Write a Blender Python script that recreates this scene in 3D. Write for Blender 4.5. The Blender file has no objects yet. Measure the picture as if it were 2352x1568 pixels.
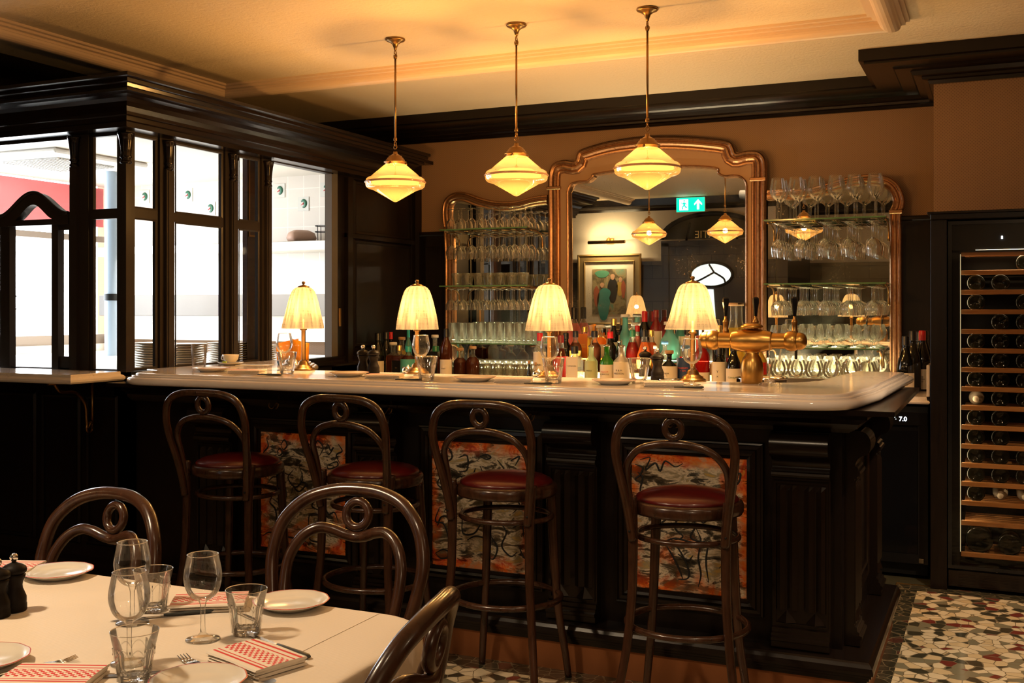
import bpy, math, random
from math import pi, sin, cos, radians as R
from mathutils import Vector, Matrix

# ---------------------------------------------------------------- camera, sky, exposure, lights
SC = bpy.context.scene
COL = SC.collection
F = 2462.0                      # focal length in pixels of the 2352 px wide frame
TH = R(24.34)                   # the camera looks 24 degrees to the left of the bar's depth axis
cT, sT, HC = cos(TH), sin(TH), 1.45
cam_d = bpy.data.cameras.new('camera'); cam = bpy.data.objects.new('camera', cam_d); COL.objects.link(cam)
cam.location = (0, 0, HC); cam.rotation_euler = (R(90), 0, TH)
cam_d.sensor_width = 36; cam_d.lens = F / 2352 * 36; cam_d.shift_y = -73 / 2352; cam_d.clip_start = .05
SC.camera = cam
SC.view_settings.view_transform = 'Standard'; SC.view_settings.look = 'None'
SC.view_settings.exposure = 0.75; SC.view_settings.gamma = 1.0; SC.view_settings.use_curve_mapping = False
SC.cycles.use_denoising = True
try: SC.cycles.denoiser = 'OPENIMAGEDENOISE'
except Exception: pass
SC.cycles.use_adaptive_sampling = True; SC.cycles.adaptive_threshold = .02
SC.cycles.max_bounces = 20; SC.cycles.diffuse_bounces = 3; SC.cycles.glossy_bounces = 5
SC.cycles.transmission_bounces = 18; SC.cycles.transparent_max_bounces = 40
SC.cycles.caustics_reflective = False; SC.cycles.caustics_refractive = False
SC.cycles.sample_clamp_indirect = 3.0; SC.cycles.blur_glossy = .5
w = bpy.data.worlds.new('overcast_sky'); SC.world = w; w.use_nodes = True
bg = w.node_tree.nodes['Background']; bg.inputs[0].default_value = (.86, .93, 1, 1); bg.inputs[1].default_value = 7.0

WARM = (1.0, .63, .27); WARM2 = (1.0, .74, .47)
def lamp(name, kind, loc, power, color=WARM, rot=(0, 0, 0), size=.03, sizey=None, spot=None, blend=.6):
    d = bpy.data.lights.new(name, kind); d.energy = power; d.color = color
    if kind == 'AREA':
        d.size = size
        if sizey: d.shape = 'RECTANGLE'; d.size_y = sizey
    else: d.shadow_soft_size = size
    if kind == 'SPOT': d.spot_size = R(spot or 90); d.spot_blend = blend
    o = bpy.data.objects.new(name, d); o.location = loc; o.rotation_euler = rot; COL.objects.link(o)
    return o
def aim(loc, tgt):
    return (Vector(tgt) - Vector(loc)).to_track_quat('-Z', 'Y').to_euler()
# unseen spots: first follows the table shadows, the rest added for highlights and fill
for i, (l, t, p, s, sz) in enumerate([
        ((-2.75, 1.25, 2.80), (-1.75, 1.75, .75), 118, 80, .09),
        ((-.9, .9, 2.80), (-1.3, 1.75, .75), 10, 60, .05),
        ((.75, 3.7, 2.80), (.10, 5.1, 0), 170, 58, .05),
        ((-1.15, .85, 2.80), (-.95, 4.0, .75), 46, 52, .12),
        ((-.2, 2.6, 2.80), (-.9, 4.0, .6), 22, 60, .06),
        ((-2.75, .95, 2.80), (-2.3, 4.0, .8), 44, 56, .12)]):
    lamp('unseen_fill_spot', 'SPOT', l, p, WARM2, aim(l, t), sz, spot=s)
# fill points added out of view to brighten room and ceiling
for l, p in (((1.0, -.5, 2.2), 20), ((1.3, 2.4, 2.2), 5)):
    lamp('unseen_fill_point', 'POINT', l, p, WARM2, size=.05)
# daylight through the street window and the glow of the kitchen counter lights
lamp('street_daylight', 'AREA', (-6.9, 5.6, 1.75), 38, (.9, .95, 1), (0, R(-90), 0), 2.3, 1.0)
lamp('kitchen_shelf_light', 'AREA', (-5.4, 6.55, 1.84), 21, (1, .93, .82), (0, 0, 0), 2.6, .2)
# LED strips along the back bar
lamp('back_bar_strip_light', 'AREA', (-.98, 6.90, 1.053), 11, (1, .80, .48), (R(180), 0, 0), .7, .02)
lamp('bottle_strip_light', 'AREA', (-2.1, 6.595, 1.0), 10, (1, .78, .45), (R(180), 0, 0), 1.1, .015)
lamp('mirror_foot_strip_light', 'AREA', (-2.1, 7.0, 1.105), 8, (1, .78, .45), (R(165), 0, 0), 1.1, .015)
lamp('tumbler_strip_light', 'AREA', (-3.3, 6.90, 1.035), 6, (1, .85, .58), (R(180), 0, 0), .7, .02)

# ---------------------------------------------------------------- tracing helpers (pixel of the photo -> point on a real plane)
def ray(px, py):
    r = (px - 1176) / F; u = (711 - py) / F
    return (r * cT - sT, r * sT + cT, u)
def onZ(px, py, z):
    a = ray(px, py); t = (z - HC) / a[2]; return (a[0] * t, a[1] * t, z)
def onY(px, py, y):
    a = ray(px, py); t = y / a[1]; return (a[0] * t, y, HC + a[2] * t)
def onX(px, py, x):
    a = ray(px, py); t = x / a[0]; return (x, a[1] * t, HC + a[2] * t)
rnd = random.Random(7)

# ---------------------------------------------------------------- mesh helpers
class MB:
    def __init__(s): s.v = []; s.f = []; s.m = []; s.sm = []; s.cur = 0
    def add(s, vs, fs, smooth=False):
        b = len(s.v); s.v += [tuple(p) for p in vs]
        for f in fs: s.f.append(tuple(b + i for i in f)); s.m.append(s.cur); s.sm.append(smooth)
        return s
    def box(s, x0, x1, y0, y1, z0, z1, bev=0):
        if bev:
            b = min(bev, abs(x1-x0)*.45, abs(y1-y0)*.45, abs(z1-z0)*.45)
            rings = []
            for z, i in ((z0, b), (z0 + b, 0), (z1 - b, 0), (z1, b)):
                rings.append([(x0+i+b*0, y0+i, z), (x1-i, y0+i, z), (x1-i, y1-i, z), (x0+i, y1-i, z)])
            # chamfer vertical corners as well
            rr = []
            for (z, i) in ((z0, b), (z0+b, 0), (z1-b, 0), (z1, b)):
                rr.append([(x0+max(i,b), y0+i, z), (x1-max(i,b), y0+i, z), (x1-i, y0+max(i,b), z), (x1-i, y1-max(i,b), z),
                           (x1-max(i,b), y1-i, z), (x0+max(i,b), y1-i, z), (x0+i, y1-max(i,b), z), (x0+i, y0+max(i,b), z)])
            return s.loft(rr, caps=True)
        vs = [(x0,y0,z0),(x1,y0,z0),(x1,y1,z0),(x0,y1,z0),(x0,y0,z1),(x1,y0,z1),(x1,y1,z1),(x0,y1,z1)]
        return s.add(vs, [(0,3,2,1),(4,5,6,7),(0,1,5,4),(1,2,6,5),(2,3,7,6),(3,0,4,7)])
    def loft(s, rings, caps=True, closed=True, smooth=False, loop=False):
        n = len(rings[0]); vs = [p for r in rings for p in r]; fs = []
        R_ = len(rings)
        for i in range(R_ if loop else R_ - 1):
            i2 = (i + 1) % R_
            for j in range(n if closed else n - 1):
                k = (j + 1) % n
                fs.append((i*n+j, i*n+k, i2*n+k, i2*n+j))
        s.add(vs, fs, smooth)
        if caps and not loop:
            b = len(s.v) - len(vs)
            for base, rev in ((0, True), ((R_-1)*n, False)):
                f = [b + base + j for j in range(n)]
                if rev: f.reverse()
                s.f.append(tuple(f)); s.m.append(s.cur); s.sm.append(False)
        return s
    def lathe(s, prof, seg=24, c=(0,0,0), rf=None, smooth=True, axis='z'):
        vs = []; fs = []; idx = []
        for (r, z) in prof:
            if r < 1e-6: idx.append([len(vs)]); vs.append((0, 0, z))
            else:
                row = []
                for j in range(seg):
                    a = 2*pi*j/seg; q = rf(a, z, r) if rf else r
                    row.append(len(vs)); vs.append((q*cos(a), q*sin(a), z))
                idx.append(row)
        for a, b in zip(idx, idx[1:]):
            for j in range(seg):
                k = (j+1) % seg
                if len(a) == 1 and len(b) == 1: continue
                if len(a) == 1: fs.append((a[0], b[k], b[j]))
                elif len(b) == 1: fs.append((a[j], a[k], b[0]))
                else: fs.append((a[j], a[k], b[k], b[j]))
        if axis == 'x': vs = [(z, x, y) for x, y, z in vs]
        if axis == 'y': vs = [(y, z, x) for x, y, z in vs]
        vs = [(x+c[0], y+c[1], z+c[2]) for x, y, z in vs]
        return s.add(vs, fs, smooth)
    def tube(s, path, rad, seg=10, closed=False, caps=True, flat=1.0):
        P = [Vector(p) for p in path]; n = len(P); rings = []; up = None
        for i in range(n):
            if closed: t = (P[(i+1) % n] - P[i-1])
            else: t = P[min(i+1, n-1)] - P[max(i-1, 0)]
            t.normalize()
            if up is None:
                up = Vector((0,0,1)) if abs(t.z) < .9 else Vector((1,0,0))
            u = up - t * up.dot(t)
            if u.length < 1e-5: u = t.orthogonal()
            u.normalize(); v = t.cross(u); up = u
            r = rad[i] if isinstance(rad, (list, tuple)) else rad
            rings.append([tuple(P[i] + u*(r*cos(2*pi*j/seg)) + v*(r*flat*sin(2*pi*j/seg))) for j in range(seg)])
        return s.loft(rings, caps=caps and not closed, smooth=True, loop=closed)
    def sweep(s, path, prof, n=(0,0,1), closed=False, smooth=False, caps=True):
        """profile (u out to the right of the path, v along n) carried along a flat path with mitred corners"""
        n = Vector(n); P = [Vector(p) for p in path]; N = len(P); rings = []
        for i in range(N):
            a = P[i] - P[i-1] if (closed or i > 0) else P[1] - P[0]
            b = P[(i+1) % N] - P[i] if (closed or i < N-1) else P[-1] - P[-2]
            a = a.normalized(); b = b.normalized()
            sa = a.cross(n); sb = b.cross(n); m = (sa + sb)
            if m.length < 1e-4: m = sa
            m.normalize(); k = 1 / max(.35, m.dot(sa))
            rings.append([tuple(P[i] + m*(k*u) + n*v) for u, v in prof])
        return s.loft(rings, caps=caps, closed=True, smooth=smooth, loop=closed)
    def stack(s, outline, levels, smooth=False):
        """plan outline (x, y) ccw, levels (inset, z): a slab with a moulded edge"""
        N = len(outline); P = [Vector((x, y)) for x, y in outline]; rings = []
        nn = []
        for i in range(N):
            a = (P[i]-P[i-1]).normalized(); b = (P[(i+1) % N]-P[i]).normalized()
            na = Vector((a.y, -a.x)); nb = Vector((b.y, -b.x)); m = (na+nb)
            m = m.normalized() if m.length > 1e-4 else na
            nn.append(m / max(.4, m.dot(na)))
        for inset, z in levels:
            rings.append([(P[i].x - nn[i].x*inset, P[i].y - nn[i].y*inset, z) for i in range(N)])
        return s.loft(rings, caps=True, smooth=smooth)
    def poly(s, pts, smooth=False): return s.add(pts, [tuple(range(len(pts)))], smooth)
    def prism(s, pts, d):
        """flat polygon extruded by vector d"""
        d = Vector(d); a = [Vector(p) for p in pts]; return s.loft([[tuple(p) for p in a], [tuple(p+d) for p in a]], caps=True)
    def build(s, name, mats, parent=None, loc=None):
        me = bpy.data.meshes.new(name)
        me.from_pydata(s.v, [], s.f)
        if not isinstance(mats, (list, tuple)): mats = [mats]
        for m in mats: me.materials.append(m)
        me.polygons.foreach_set('use_smooth', s.sm); me.polygons.foreach_set('material_index', s.m)
        me.update()
        o = bpy.data.objects.new(name, me); COL.objects.link(o)
        if parent: o.parent = parent
        if loc: o.location = loc
        return o
def smooth_path(pts, n=6, closed=False):
    P = [Vector(p) for p in pts]; N = len(P); out = []
    rng = range(N if closed else N-1)
    for i in rng:
        p0 = P[i-1] if (closed or i > 0) else P[0]*2-P[1]
        p1 = P[i]; p2 = P[(i+1) % N]
        p3 = P[(i+2) % N] if (closed or i < N-2) else P[-1]*2-P[-2]
        for k in range(n):
            t = k/n
            out.append(.5*((2*p1)+(p2-p0)*t+(2*p0-5*p1+4*p2-p3)*t*t+(3*p1-p0-3*p2+p3)*t*t*t))
    if not closed: out.append(P[-1])
    return [tuple(p) for p in out]
def arc(cx, cy, r, a0, a1, n=8): return [(cx+r*cos(R(a0+(a1-a0)*i/n)), cy+r*sin(R(a0+(a1-a0)*i/n))) for i in range(n+1)]

def tag(o, label, cat, group=None, kind=None):
    if label: o['label'] = label
    if cat: o['category'] = cat
    if group: o['group'] = group
    if kind: o['kind'] = kind
    return o
def struct(o, label=None): 
    o['kind'] = 'structure'
    if label: o['label'] = label
    return o
def thing(name, label, cat, loc=(0,0,0), rz=0, group=None):
    o = bpy.data.objects.new(name, None); o.empty_display_size = .05; COL.objects.link(o)
    o.location = loc; o.rotation_euler = (0, 0, rz)
    return tag(o, label, cat, group)
KIDS = {}
def kids(o): return [c for c in bpy.data.objects if c.parent == o]
def dup(o, loc, rz=0, label=None, group=None, tree=None):
    """copy of a thing with copies of its parts and sub-parts"""
    def cp(src, par):
        c = src.copy(); COL.objects.link(c); c.parent = par
        for ch in src['_k'] if False else KIDS.setdefault(src.name, kids(src)): cp(ch, c)
        return c
    r = cp(o, None); r.location = loc; r.rotation_euler = (0, 0, rz)
    if label: r['label'] = label
    if group: r['group'] = group
    return r
def text(name, s, size, mat, parent, loc, rot=(R(90), 0, 0), ext=.0004, align='CENTER', sx=1):
    c = bpy.data.curves.new(name, 'FONT'); c.body = s; c.size = size; c.extrude = ext; c.align_x = align; c.align_y = 'CENTER'
    c.resolution_u = 2; c.materials.append(mat)
    tmp = bpy.data.objects.new(name, c); me = bpy.data.meshes.new_from_object(tmp); bpy.data.objects.remove(tmp); bpy.data.curves.remove(c)
    me.materials.clear(); me.materials.append(mat)
    o = bpy.data.objects.new(name, me); COL.objects.link(o); o.location = loc; o.rotation_euler = rot; o.scale = (sx, 1, 1)
    if parent: o.parent = parent
    return o

# ---------------------------------------------------------------- materials
def mat(name, color, rough=.5, metal=0, spec=.5, coat=0, emit=None, estr=0, trans=0, ior=1.45, sheen=0):
    m = bpy.data.materials.new(name); m.use_nodes = True; b = m.node_tree.nodes['Principled BSDF']
    b.inputs['Base Color'].default_value = (*color, 1); b.inputs['Roughness'].default_value = rough
    b.inputs['Metallic'].default_value = metal; b.inputs['Specular IOR Level'].default_value = spec
    b.inputs['Coat Weight'].default_value = coat; b.inputs['Coat Roughness'].default_value = .12
    b.inputs['Transmission Weight'].default_value = trans; b.inputs['IOR'].default_value = ior
    if sheen: b.inputs['Sheen Weight'].default_value = sheen
    if emit: b.inputs['Emission Color'].default_value = (*emit, 1); b.inputs['Emission Strength'].default_value = estr
    return m
class NT:
    def __init__(s, m): s.t = m.node_tree; s.b = s.t.nodes.get('Principled BSDF')
    def n(s, typ, **kw):
        x = s.t.nodes.new(typ)
        for k, v in kw.items():
            if k.startswith('i_'):
                key = k[2:]; key = int(key) if key.isdigit() else key.replace('_', ' ')
                if isinstance(v, bpy.types.NodeSocket): s.t.links.new(v, x.inputs[key])
                else: x.inputs[key].default_value = v
            else: setattr(x, k, v)
        return x
    def coord(s, scale=(1,1,1), rot=(0,0,0), loc=(0,0,0), which='Object'):
        tc = s.n('ShaderNodeTexCoord'); mp = s.n('ShaderNodeMapping')
        mp.inputs['Scale'].default_value = scale; mp.inputs['Rotation'].default_value = rot; mp.inputs['Location'].default_value = loc
        s.t.links.new(tc.outputs[which], mp.inputs['Vector']); return mp.outputs[0]
    def math(s, op, a, b=0.0, c=None):
        x = s.n('ShaderNodeMath', operation=op)
        for i, q in enumerate((a, b) if c is None else (a, b, c)):
            if isinstance(q, bpy.types.NodeSocket): s.t.links.new(q, x.inputs[i])
            else: x.inputs[i].default_value = q
        return x.outputs[0]
    def ramp(s, fac, stops, interp='LINEAR'):
        x = s.n('ShaderNodeValToRGB'); x.color_ramp.interpolation = interp
        e = x.color_ramp.elements
        while len(e) < len(stops): e.new(.5)
        for el, (p, c) in zip(e, stops): el.position = p; el.color = (*c, 1) if len(c) == 3 else c
        s.t.links.new(fac, x.inputs[0]); return x.outputs[0]
    def mix(s, fac, a, b, blend='MIX'):
        x = s.n('ShaderNodeMix', data_type='RGBA', blend_type=blend)
        for k, q in ((0, fac), (6, a), (7, b)):
            if isinstance(q, bpy.types.NodeSocket): s.t.links.new(q, x.inputs[k])
            elif k == 0: x.inputs[0].default_value = q
            else: x.inputs[k].default_value = (*q, 1)
        return x.outputs[2]
    def to(s, sock, name): s.t.links.new(sock, s.b.inputs[name])
    def bump(s, h, strength=.3, dist=.01):
        x = s.n('ShaderNodeBump'); x.inputs['Strength'].default_value = strength; x.inputs['Distance'].default_value = dist
        s.t.links.new(h, x.inputs['Height']); s.to(x.outputs[0], 'Normal')
    def noise(s, vec, scale, detail=3, rough=.5, dist=0):
        x = s.n('ShaderNodeTexNoise'); x.inputs['Scale'].default_value = scale; x.inputs['Detail'].default_value = detail
        x.inputs['Roughness'].default_value = rough; x.inputs['Distortion'].default_value = dist
        s.t.links.new(vec, x.inputs['Vector']); return x.outputs[0]

def wood(name, c0, c1, rough, sc=(3, 3, 22), spec=.5, coat=0):
    m = mat(name, c0, rough, spec=spec, coat=coat); t = NT(m)
    v = t.coord(sc, which='Object'); f = t.noise(v, 3.0, 4, .6, .6)
    t.to(t.ramp(f, [(.3, c0), (.7, c1)]), 'Base Color'); return m
M = {}
M['black'] = wood('black_brown_lacquered_wood', (.004, .0024, .0017), (.009, .005, .0035), .30, (30, 30, 3), spec=.28)
M['blackm'] = mat('black_brown_moulding', (.008, .0045, .003), .22, spec=.38)
M['slate'] = mat('grey_black_painted_joinery', (.026, .020, .015), .33, spec=.35)
M['chair'] = wood('dark_walnut_bentwood', (.024, .009, .0042), (.052, .020, .010), .24, (14, 14, 3), coat=.15)
M['leather'] = mat('oxblood_leather', (.075, .004, .004), .32, coat=.5)
M['ceil'] = mat('cream_embossed_ceiling_paper', (.80, .66, .47), .62, spec=.4)
t = NT(M['ceil']); v = t.coord((1, 1, 1))
wv = t.n('ShaderNodeTexVoronoi', i_Vector=t.coord((9, 22, 1), (0, 0, R(38))), i_Scale=1.0, i_Randomness=.25)
nn_ = t.noise(v, 60, 3, .6)
t.bump(t.math('ADD', t.math('MULTIPLY', t.math('SMOOTH_MIN', wv.outputs['Distance'], .35, .1), 1.2), t.math('MULTIPLY', nn_, .5)), .9, .008)
M['mould'] = mat('cream_plaster_moulding', (.74, .57, .42), .35)
def paper(name, base, dark, sc, scallop=False):
    m = mat(name, base, .6, spec=.3); t = NT(m)
    v = t.coord((sc, sc, sc), (0, R(45), 0))
    sp = t.n('ShaderNodeSeparateXYZ', i_0=v); cb = t.n('ShaderNodeCombineXYZ', i_0=sp.outputs[0], i_1=sp.outputs[2])
    vo = t.n('ShaderNodeTexVoronoi', voronoi_dimensions='2D', i_Vector=cb.outputs[0], i_Scale=1.0, i_Randomness=0.0)
    d = vo.outputs['Distance']; dot = t.math('LESS_THAN', d, .24)
    col = t.mix(t.math('MULTIPLY', dot, .75), base, dark)
    if scallop:
        rg = t.math('LESS_THAN', t.math('ABSOLUTE', t.math('SUBTRACT', d, .47)), .07)
        col = t.mix(t.math('MULTIPLY', rg, .35), col, tuple(min(1, x*1.25) for x in base))
    t.to(col, 'Base Color'); return m
M['paper'] = paper('tan_dotted_wallpaper', (.31, .19, .11), (.19, .10, .05), 100)
M['paper2'] = paper('tan_scalloped_wallpaper', (.25, .15, .083), (.15, .078, .04), 80, True)
def marble(name, base, vein, rough):
    m = mat(name, base, rough, spec=.6); t = NT(m); v = t.coord((1, 1.6, 2))
    f = t.noise(v, 14, 9, .75, .8); t.to(t.ramp(f, [(.0, base), (.60, base), (.67, vein), (.74, base), (1, base)]), 'Base Color'); return m
M['marble'] = marble('polished_cream_marble', (.74, .66, .60), (.56, .48, .43), .10)
M['brass'] = mat('brushed_brass', (.50, .28, .075), .31, 1)
M['agedbrass'] = mat('aged_brass', (.30, .17, .06), .32, 1)
M['copper'] = mat('antique_copper_gilt', (.46, .25, .12), .27, .85)
t = NT(M['copper']); f = t.noise(t.coord((6, 6, 6)), 12, 6, .7)
t.to(t.ramp(f, [(.25, (.16, .075, .035)), (.5, (.42, .22, .11)), (.8, (.55, .33, .17))]), 'Base Color')
M['coppermat'] = mat('bronze_painted_frame_field', (.34, .20, .105), .5, .35)
M['kick'] = mat('brown_copper_kickplate', (.30, .11, .04), .38, .55)
M['chrome'] = mat('polished_steel', (.75, .72, .68), .12, 1)
M['steel'] = mat('dark_cutlery_steel', (.45, .42, .38), .2, 1)
M['darkhandle'] = mat('dark_resin_handle', (.035, .04, .038), .35)
M['blackplastic'] = mat('black_gloss_plastic', (.006, .006, .007), .15)
M['blackrub'] = mat('black_matt_metal', (.004, .004, .004), .45, spec=.3)
M['mill'] = wood('black_stained_beech', (.007, .005, .0035), (.012, .008, .006), .5, (20, 20, 4), spec=.12)
M['china'] = mat('cream_glazed_china', (.74, .69, .60), .16, coat=.2)
M['redline'] = mat('red_rim_line', (.55, .09, .06), .3)
M['white'] = mat('white_paint', (.80, .78, .74), .5)
M['black_'] = mat('black_ink', (.01, .01, .01), .5)
M['cream'] = mat('cream_label_paper', (.78, .70, .55), .6)
M['cork'] = mat('pale_cork_stopper', (.50, .30, .15), .7)
M['gold'] = mat('gold_foil', (.75, .5, .18), .25, .9)
M['redc'] = mat('red_capsule', (.55, .015, .02), .3)
M['maroon'] = mat('maroon_capsule', (.20, .02, .02), .3)
M['teal'] = mat('teal_capsule', (.03, .45, .45), .35)
M['greenc'] = mat('green_capsule', (.03, .20, .10), .3)
M['bluec'] = mat('blue_wax_cap', (.08, .25, .5), .4)
M['whitec'] = mat('white_cap', (.75, .72, .66), .4)
M['blackc'] = mat('black_capsule', (.01, .01, .012), .3)
M['tin'] = mat('silver_painted_bottle', (.55, .52, .47), .3, .4)

def thin_glass(name, tint=(.97, .97, .95), edge=(.55, .52, .45), g=.9, bright_scatter=0.0):
    m = bpy.data.materials.new(name); m.use_nodes = True; nt = m.node_tree; nt.nodes.clear(); t = NT(m)
    lw = t.n('ShaderNodeLayerWeight', i_Blend=.35)
    f = lw.outputs['Facing']
    col = t.ramp(f, [(.0, tint), (.55, tint), (1, edge)])
    tr = t.n('ShaderNodeBsdfTransparent', i_0=col)
    gl = t.n('ShaderNodeBsdfGlossy', i_Color=(1, 1, 1, 1), i_Roughness=.03)
    fr = t.n('ShaderNodeLayerWeight', i_Blend=.28)
    fac = t.math('MULTIPLY', t.math('ADD', t.math('POWER', fr.outputs['Fresnel'], 1.0), .02), g)
    mx = t.n('ShaderNodeMixShader', i_0=fac, i_1=tr.outputs[0], i_2=gl.outputs[0])
    if bright_scatter:  # pale scatter added to brighten the glass, standing in for refracted light
        tl = t.n('ShaderNodeBsdfTranslucent', i_0=(.9, .88, .78, 1)); df = t.n('ShaderNodeBsdfDiffuse', i_0=(.9, .88, .78, 1))
        td = t.n('ShaderNodeMixShader', i_0=.5, i_1=tl.outputs[0], i_2=df.outputs[0])
        ff = t.math('MULTIPLY', t.math('ADD', lw.outputs['Facing'], .25), bright_scatter)
        mx = t.n('ShaderNodeMixShader', i_0=ff, i_1=mx.outputs[0], i_2=td.outputs[0])
    out = t.n('ShaderNodeOutputMaterial'); nt.links.new(mx.outputs[0], out.inputs[0]); return m
M['glass'] = thin_glass('clear_thin_glass', edge=(.78, .75, .69), bright_scatter=.14)
M['glassg'] = thin_glass('clear_pressed_glass', (.97, .98, .94), (.70, .70, .60), 1.1, bright_scatter=.22)
M['tglass'] = thin_glass('clear_blown_glass', (.985, .985, .975), (.50, .47, .42), .9, bright_scatter=.02)
M['rimglass'] = thin_glass('glass_rim', (.80, .78, .74), (.55, .52, .48), 1.6, bright_scatter=.25)
M['shelf'] = thin_glass('green_edged_shelf_glass', (.90, .96, .90), (.25, .42, .28), 1.0)
M['pane'] = thin_glass('window_pane_glass', (.97, .98, .98), (.6, .65, .65), .35)
M['fridgeglass'] = thin_glass('tinted_fridge_glass', (.66, .62, .56), (.2, .18, .16), .45)
def real_glass(name):
    m = bpy.data.materials.new(name); m.use_nodes = True; nt = m.node_tree; nt.nodes.clear(); t = NT(m)
    g = t.n('ShaderNodeBsdfGlass', i_Color=(1, 1, .98, 1), i_Roughness=.0, i_IOR=1.45)
    tr = t.n('ShaderNodeBsdfTransparent', i_0=(.97, .96, .93, 1))
    mx = t.n('ShaderNodeMixShader', i_0=.42, i_1=g.outputs[0], i_2=tr.outputs[0])
    out = t.n('ShaderNodeOutputMaterial'); nt.links.new(mx.outputs[0], out.inputs[0]); return m
M['rglass'] = real_glass('clear_solid_glass')
def liquor(name, col, dens=.38):
    """bottle glass with its contents: tinted see-through, some scatter, a glossy skin"""
    m = bpy.data.materials.new(name); m.use_nodes = True; nt = m.node_tree; nt.nodes.clear(); t = NT(m)
    tr = t.n('ShaderNodeBsdfTransparent', i_0=(*[c ** .6 for c in col], 1)); df = t.n('ShaderNodeBsdfDiffuse', i_0=(*col, 1))
    tl = t.n('ShaderNodeBsdfTranslucent', i_0=(*col, 1))
    m1 = t.n('ShaderNodeMixShader', i_0=.5, i_1=df.outputs[0], i_2=tl.outputs[0])
    m2 = t.n('ShaderNodeMixShader', i_0=dens, i_1=tr.outputs[0], i_2=m1.outputs[0])
    gl = t.n('ShaderNodeBsdfGlossy', i_Roughness=.06); lw = t.n('ShaderNodeLayerWeight', i_Blend=.25)
    m3 = t.n('ShaderNodeMixShader', i_0=t.math('ADD', t.math('MULTIPLY', lw.outputs['Fresnel'], .8), .03), i_1=m2.outputs[0], i_2=gl.outputs[0])
    out = t.n('ShaderNodeOutputMaterial'); nt.links.new(m3.outputs[0], out.inputs[0]); return m
LQ = {'amber': liquor('amber_spirit', (.80, .28, .04)), 'clear': liquor('clear_spirit', (.80, .80, .70), .22),
      'dark': liquor('dark_bottle_glass', (.012, .012, .008), .85), 'green': liquor('green_bottle_glass', (.05, .22, .03), .6),
      'red': liquor('red_liqueur', (.42, .02, .015), .6), 'orange': liquor('orange_aperitif', (.95, .22, .03), .6),
      'brown': liquor('brown_spirit', (.14, .035, .012), .75), 'yellow': liquor('yellow_liqueur', (.85, .62, .12), .5),
      'pink': liquor('pink_gin', (.85, .30, .26), .45), 'aqua': liquor('aqua_glass', (.30, .75, .65), .5),
      'pale': liquor('pale_green_spirit', (.62, .68, .40), .4), 'violet': liquor('pale_violet_spirit', (.45, .42, .5), .4)}
def shade_mat(name, col, trans, emis, ecol, glossy=0, grain=0):
    m = bpy.data.materials.new(name); m.use_nodes = True; nt = m.node_tree; nt.nodes.clear(); t = NT(m)
    tl = t.n('ShaderNodeBsdfTranslucent', i_0=(*col, 1)); df = t.n('ShaderNodeBsdfDiffuse', i_0=(*col, 1))
    if grain:
        # linen weave, and the folds where the cloth lies double around the ring
        v = t.coord((1, 1, 1)); sp = t.n('ShaderNodeSeparateXYZ', i_0=v)
        ang = t.math('ARCTAN2', sp.outputs[1], sp.outputs[0]); an = t.n('ShaderNodeCombineXYZ', i_0=ang, i_2=t.math('MULTIPLY', sp.outputs[2], 1.5))
        fold = t.noise(an.outputs[0], 4.2, 2, .6)
        nz = t.noise(t.coord((1, 1, 60)), 9, 3, .6); mx_ = t.math('ADD', t.math('MULTIPLY', nz, .3), t.math('MULTIPLY', fold, .7))
        cc = t.ramp(mx_, [(.36, tuple(c*q for c, q in zip(col, (.42, .36, .30)))), (.47, tuple(c*.8 for c in col)), (.52, col), (.60, tuple(c*1.5 for c in col))])
        nt.links.new(cc, tl.inputs[0])
    tr = t.n('ShaderNodeBsdfTransparent', i_0=(1, .82, .55, 1)); em = t.n('ShaderNodeEmission', i_0=(*ecol, 1), i_1=emis)
    m0 = t.n('ShaderNodeMixShader', i_0=.7, i_1=df.outputs[0], i_2=tl.outputs[0])
    m1 = t.n('ShaderNodeMixShader', i_0=trans, i_1=m0.outputs[0], i_2=tr.outputs[0])
    ad = t.n('ShaderNodeAddShader', i_0=m1.outputs[0], i_1=em.outputs[0]); last = ad
    if glossy:
        gl = t.n('ShaderNodeBsdfGlossy', i_Roughness=.08); lw = t.n('ShaderNodeLayerWeight', i_Blend=.2)
        last = t.n('ShaderNodeMixShader', i_0=t.math('MULTIPLY', lw.outputs['Fresnel'], glossy), i_1=ad.outputs[0], i_2=gl.outputs[0])
    out = t.n('ShaderNodeOutputMaterial'); nt.links.new(last.outputs[0], out.inputs[0]); return m
M['opal'] = shade_mat('glowing_opal_glass', (.062, .038, .0135), .36, .19, (1, .58, .17), .6)
M['linen'] = shade_mat('glowing_linen_shade', (.070, .053, .031), .12, .12, (1, .70, .36), 0, 1)

# ================================================================ THE SETTING
YW, XB, ZC = 7.08, -3.95, 2.85        # back wall, side of the glazed booth, ceiling
YB, XN = 6.39, -.32                   # chimney breast with the tall wine cabinet
YF = 4.07                             # front of the glazed booth
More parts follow.
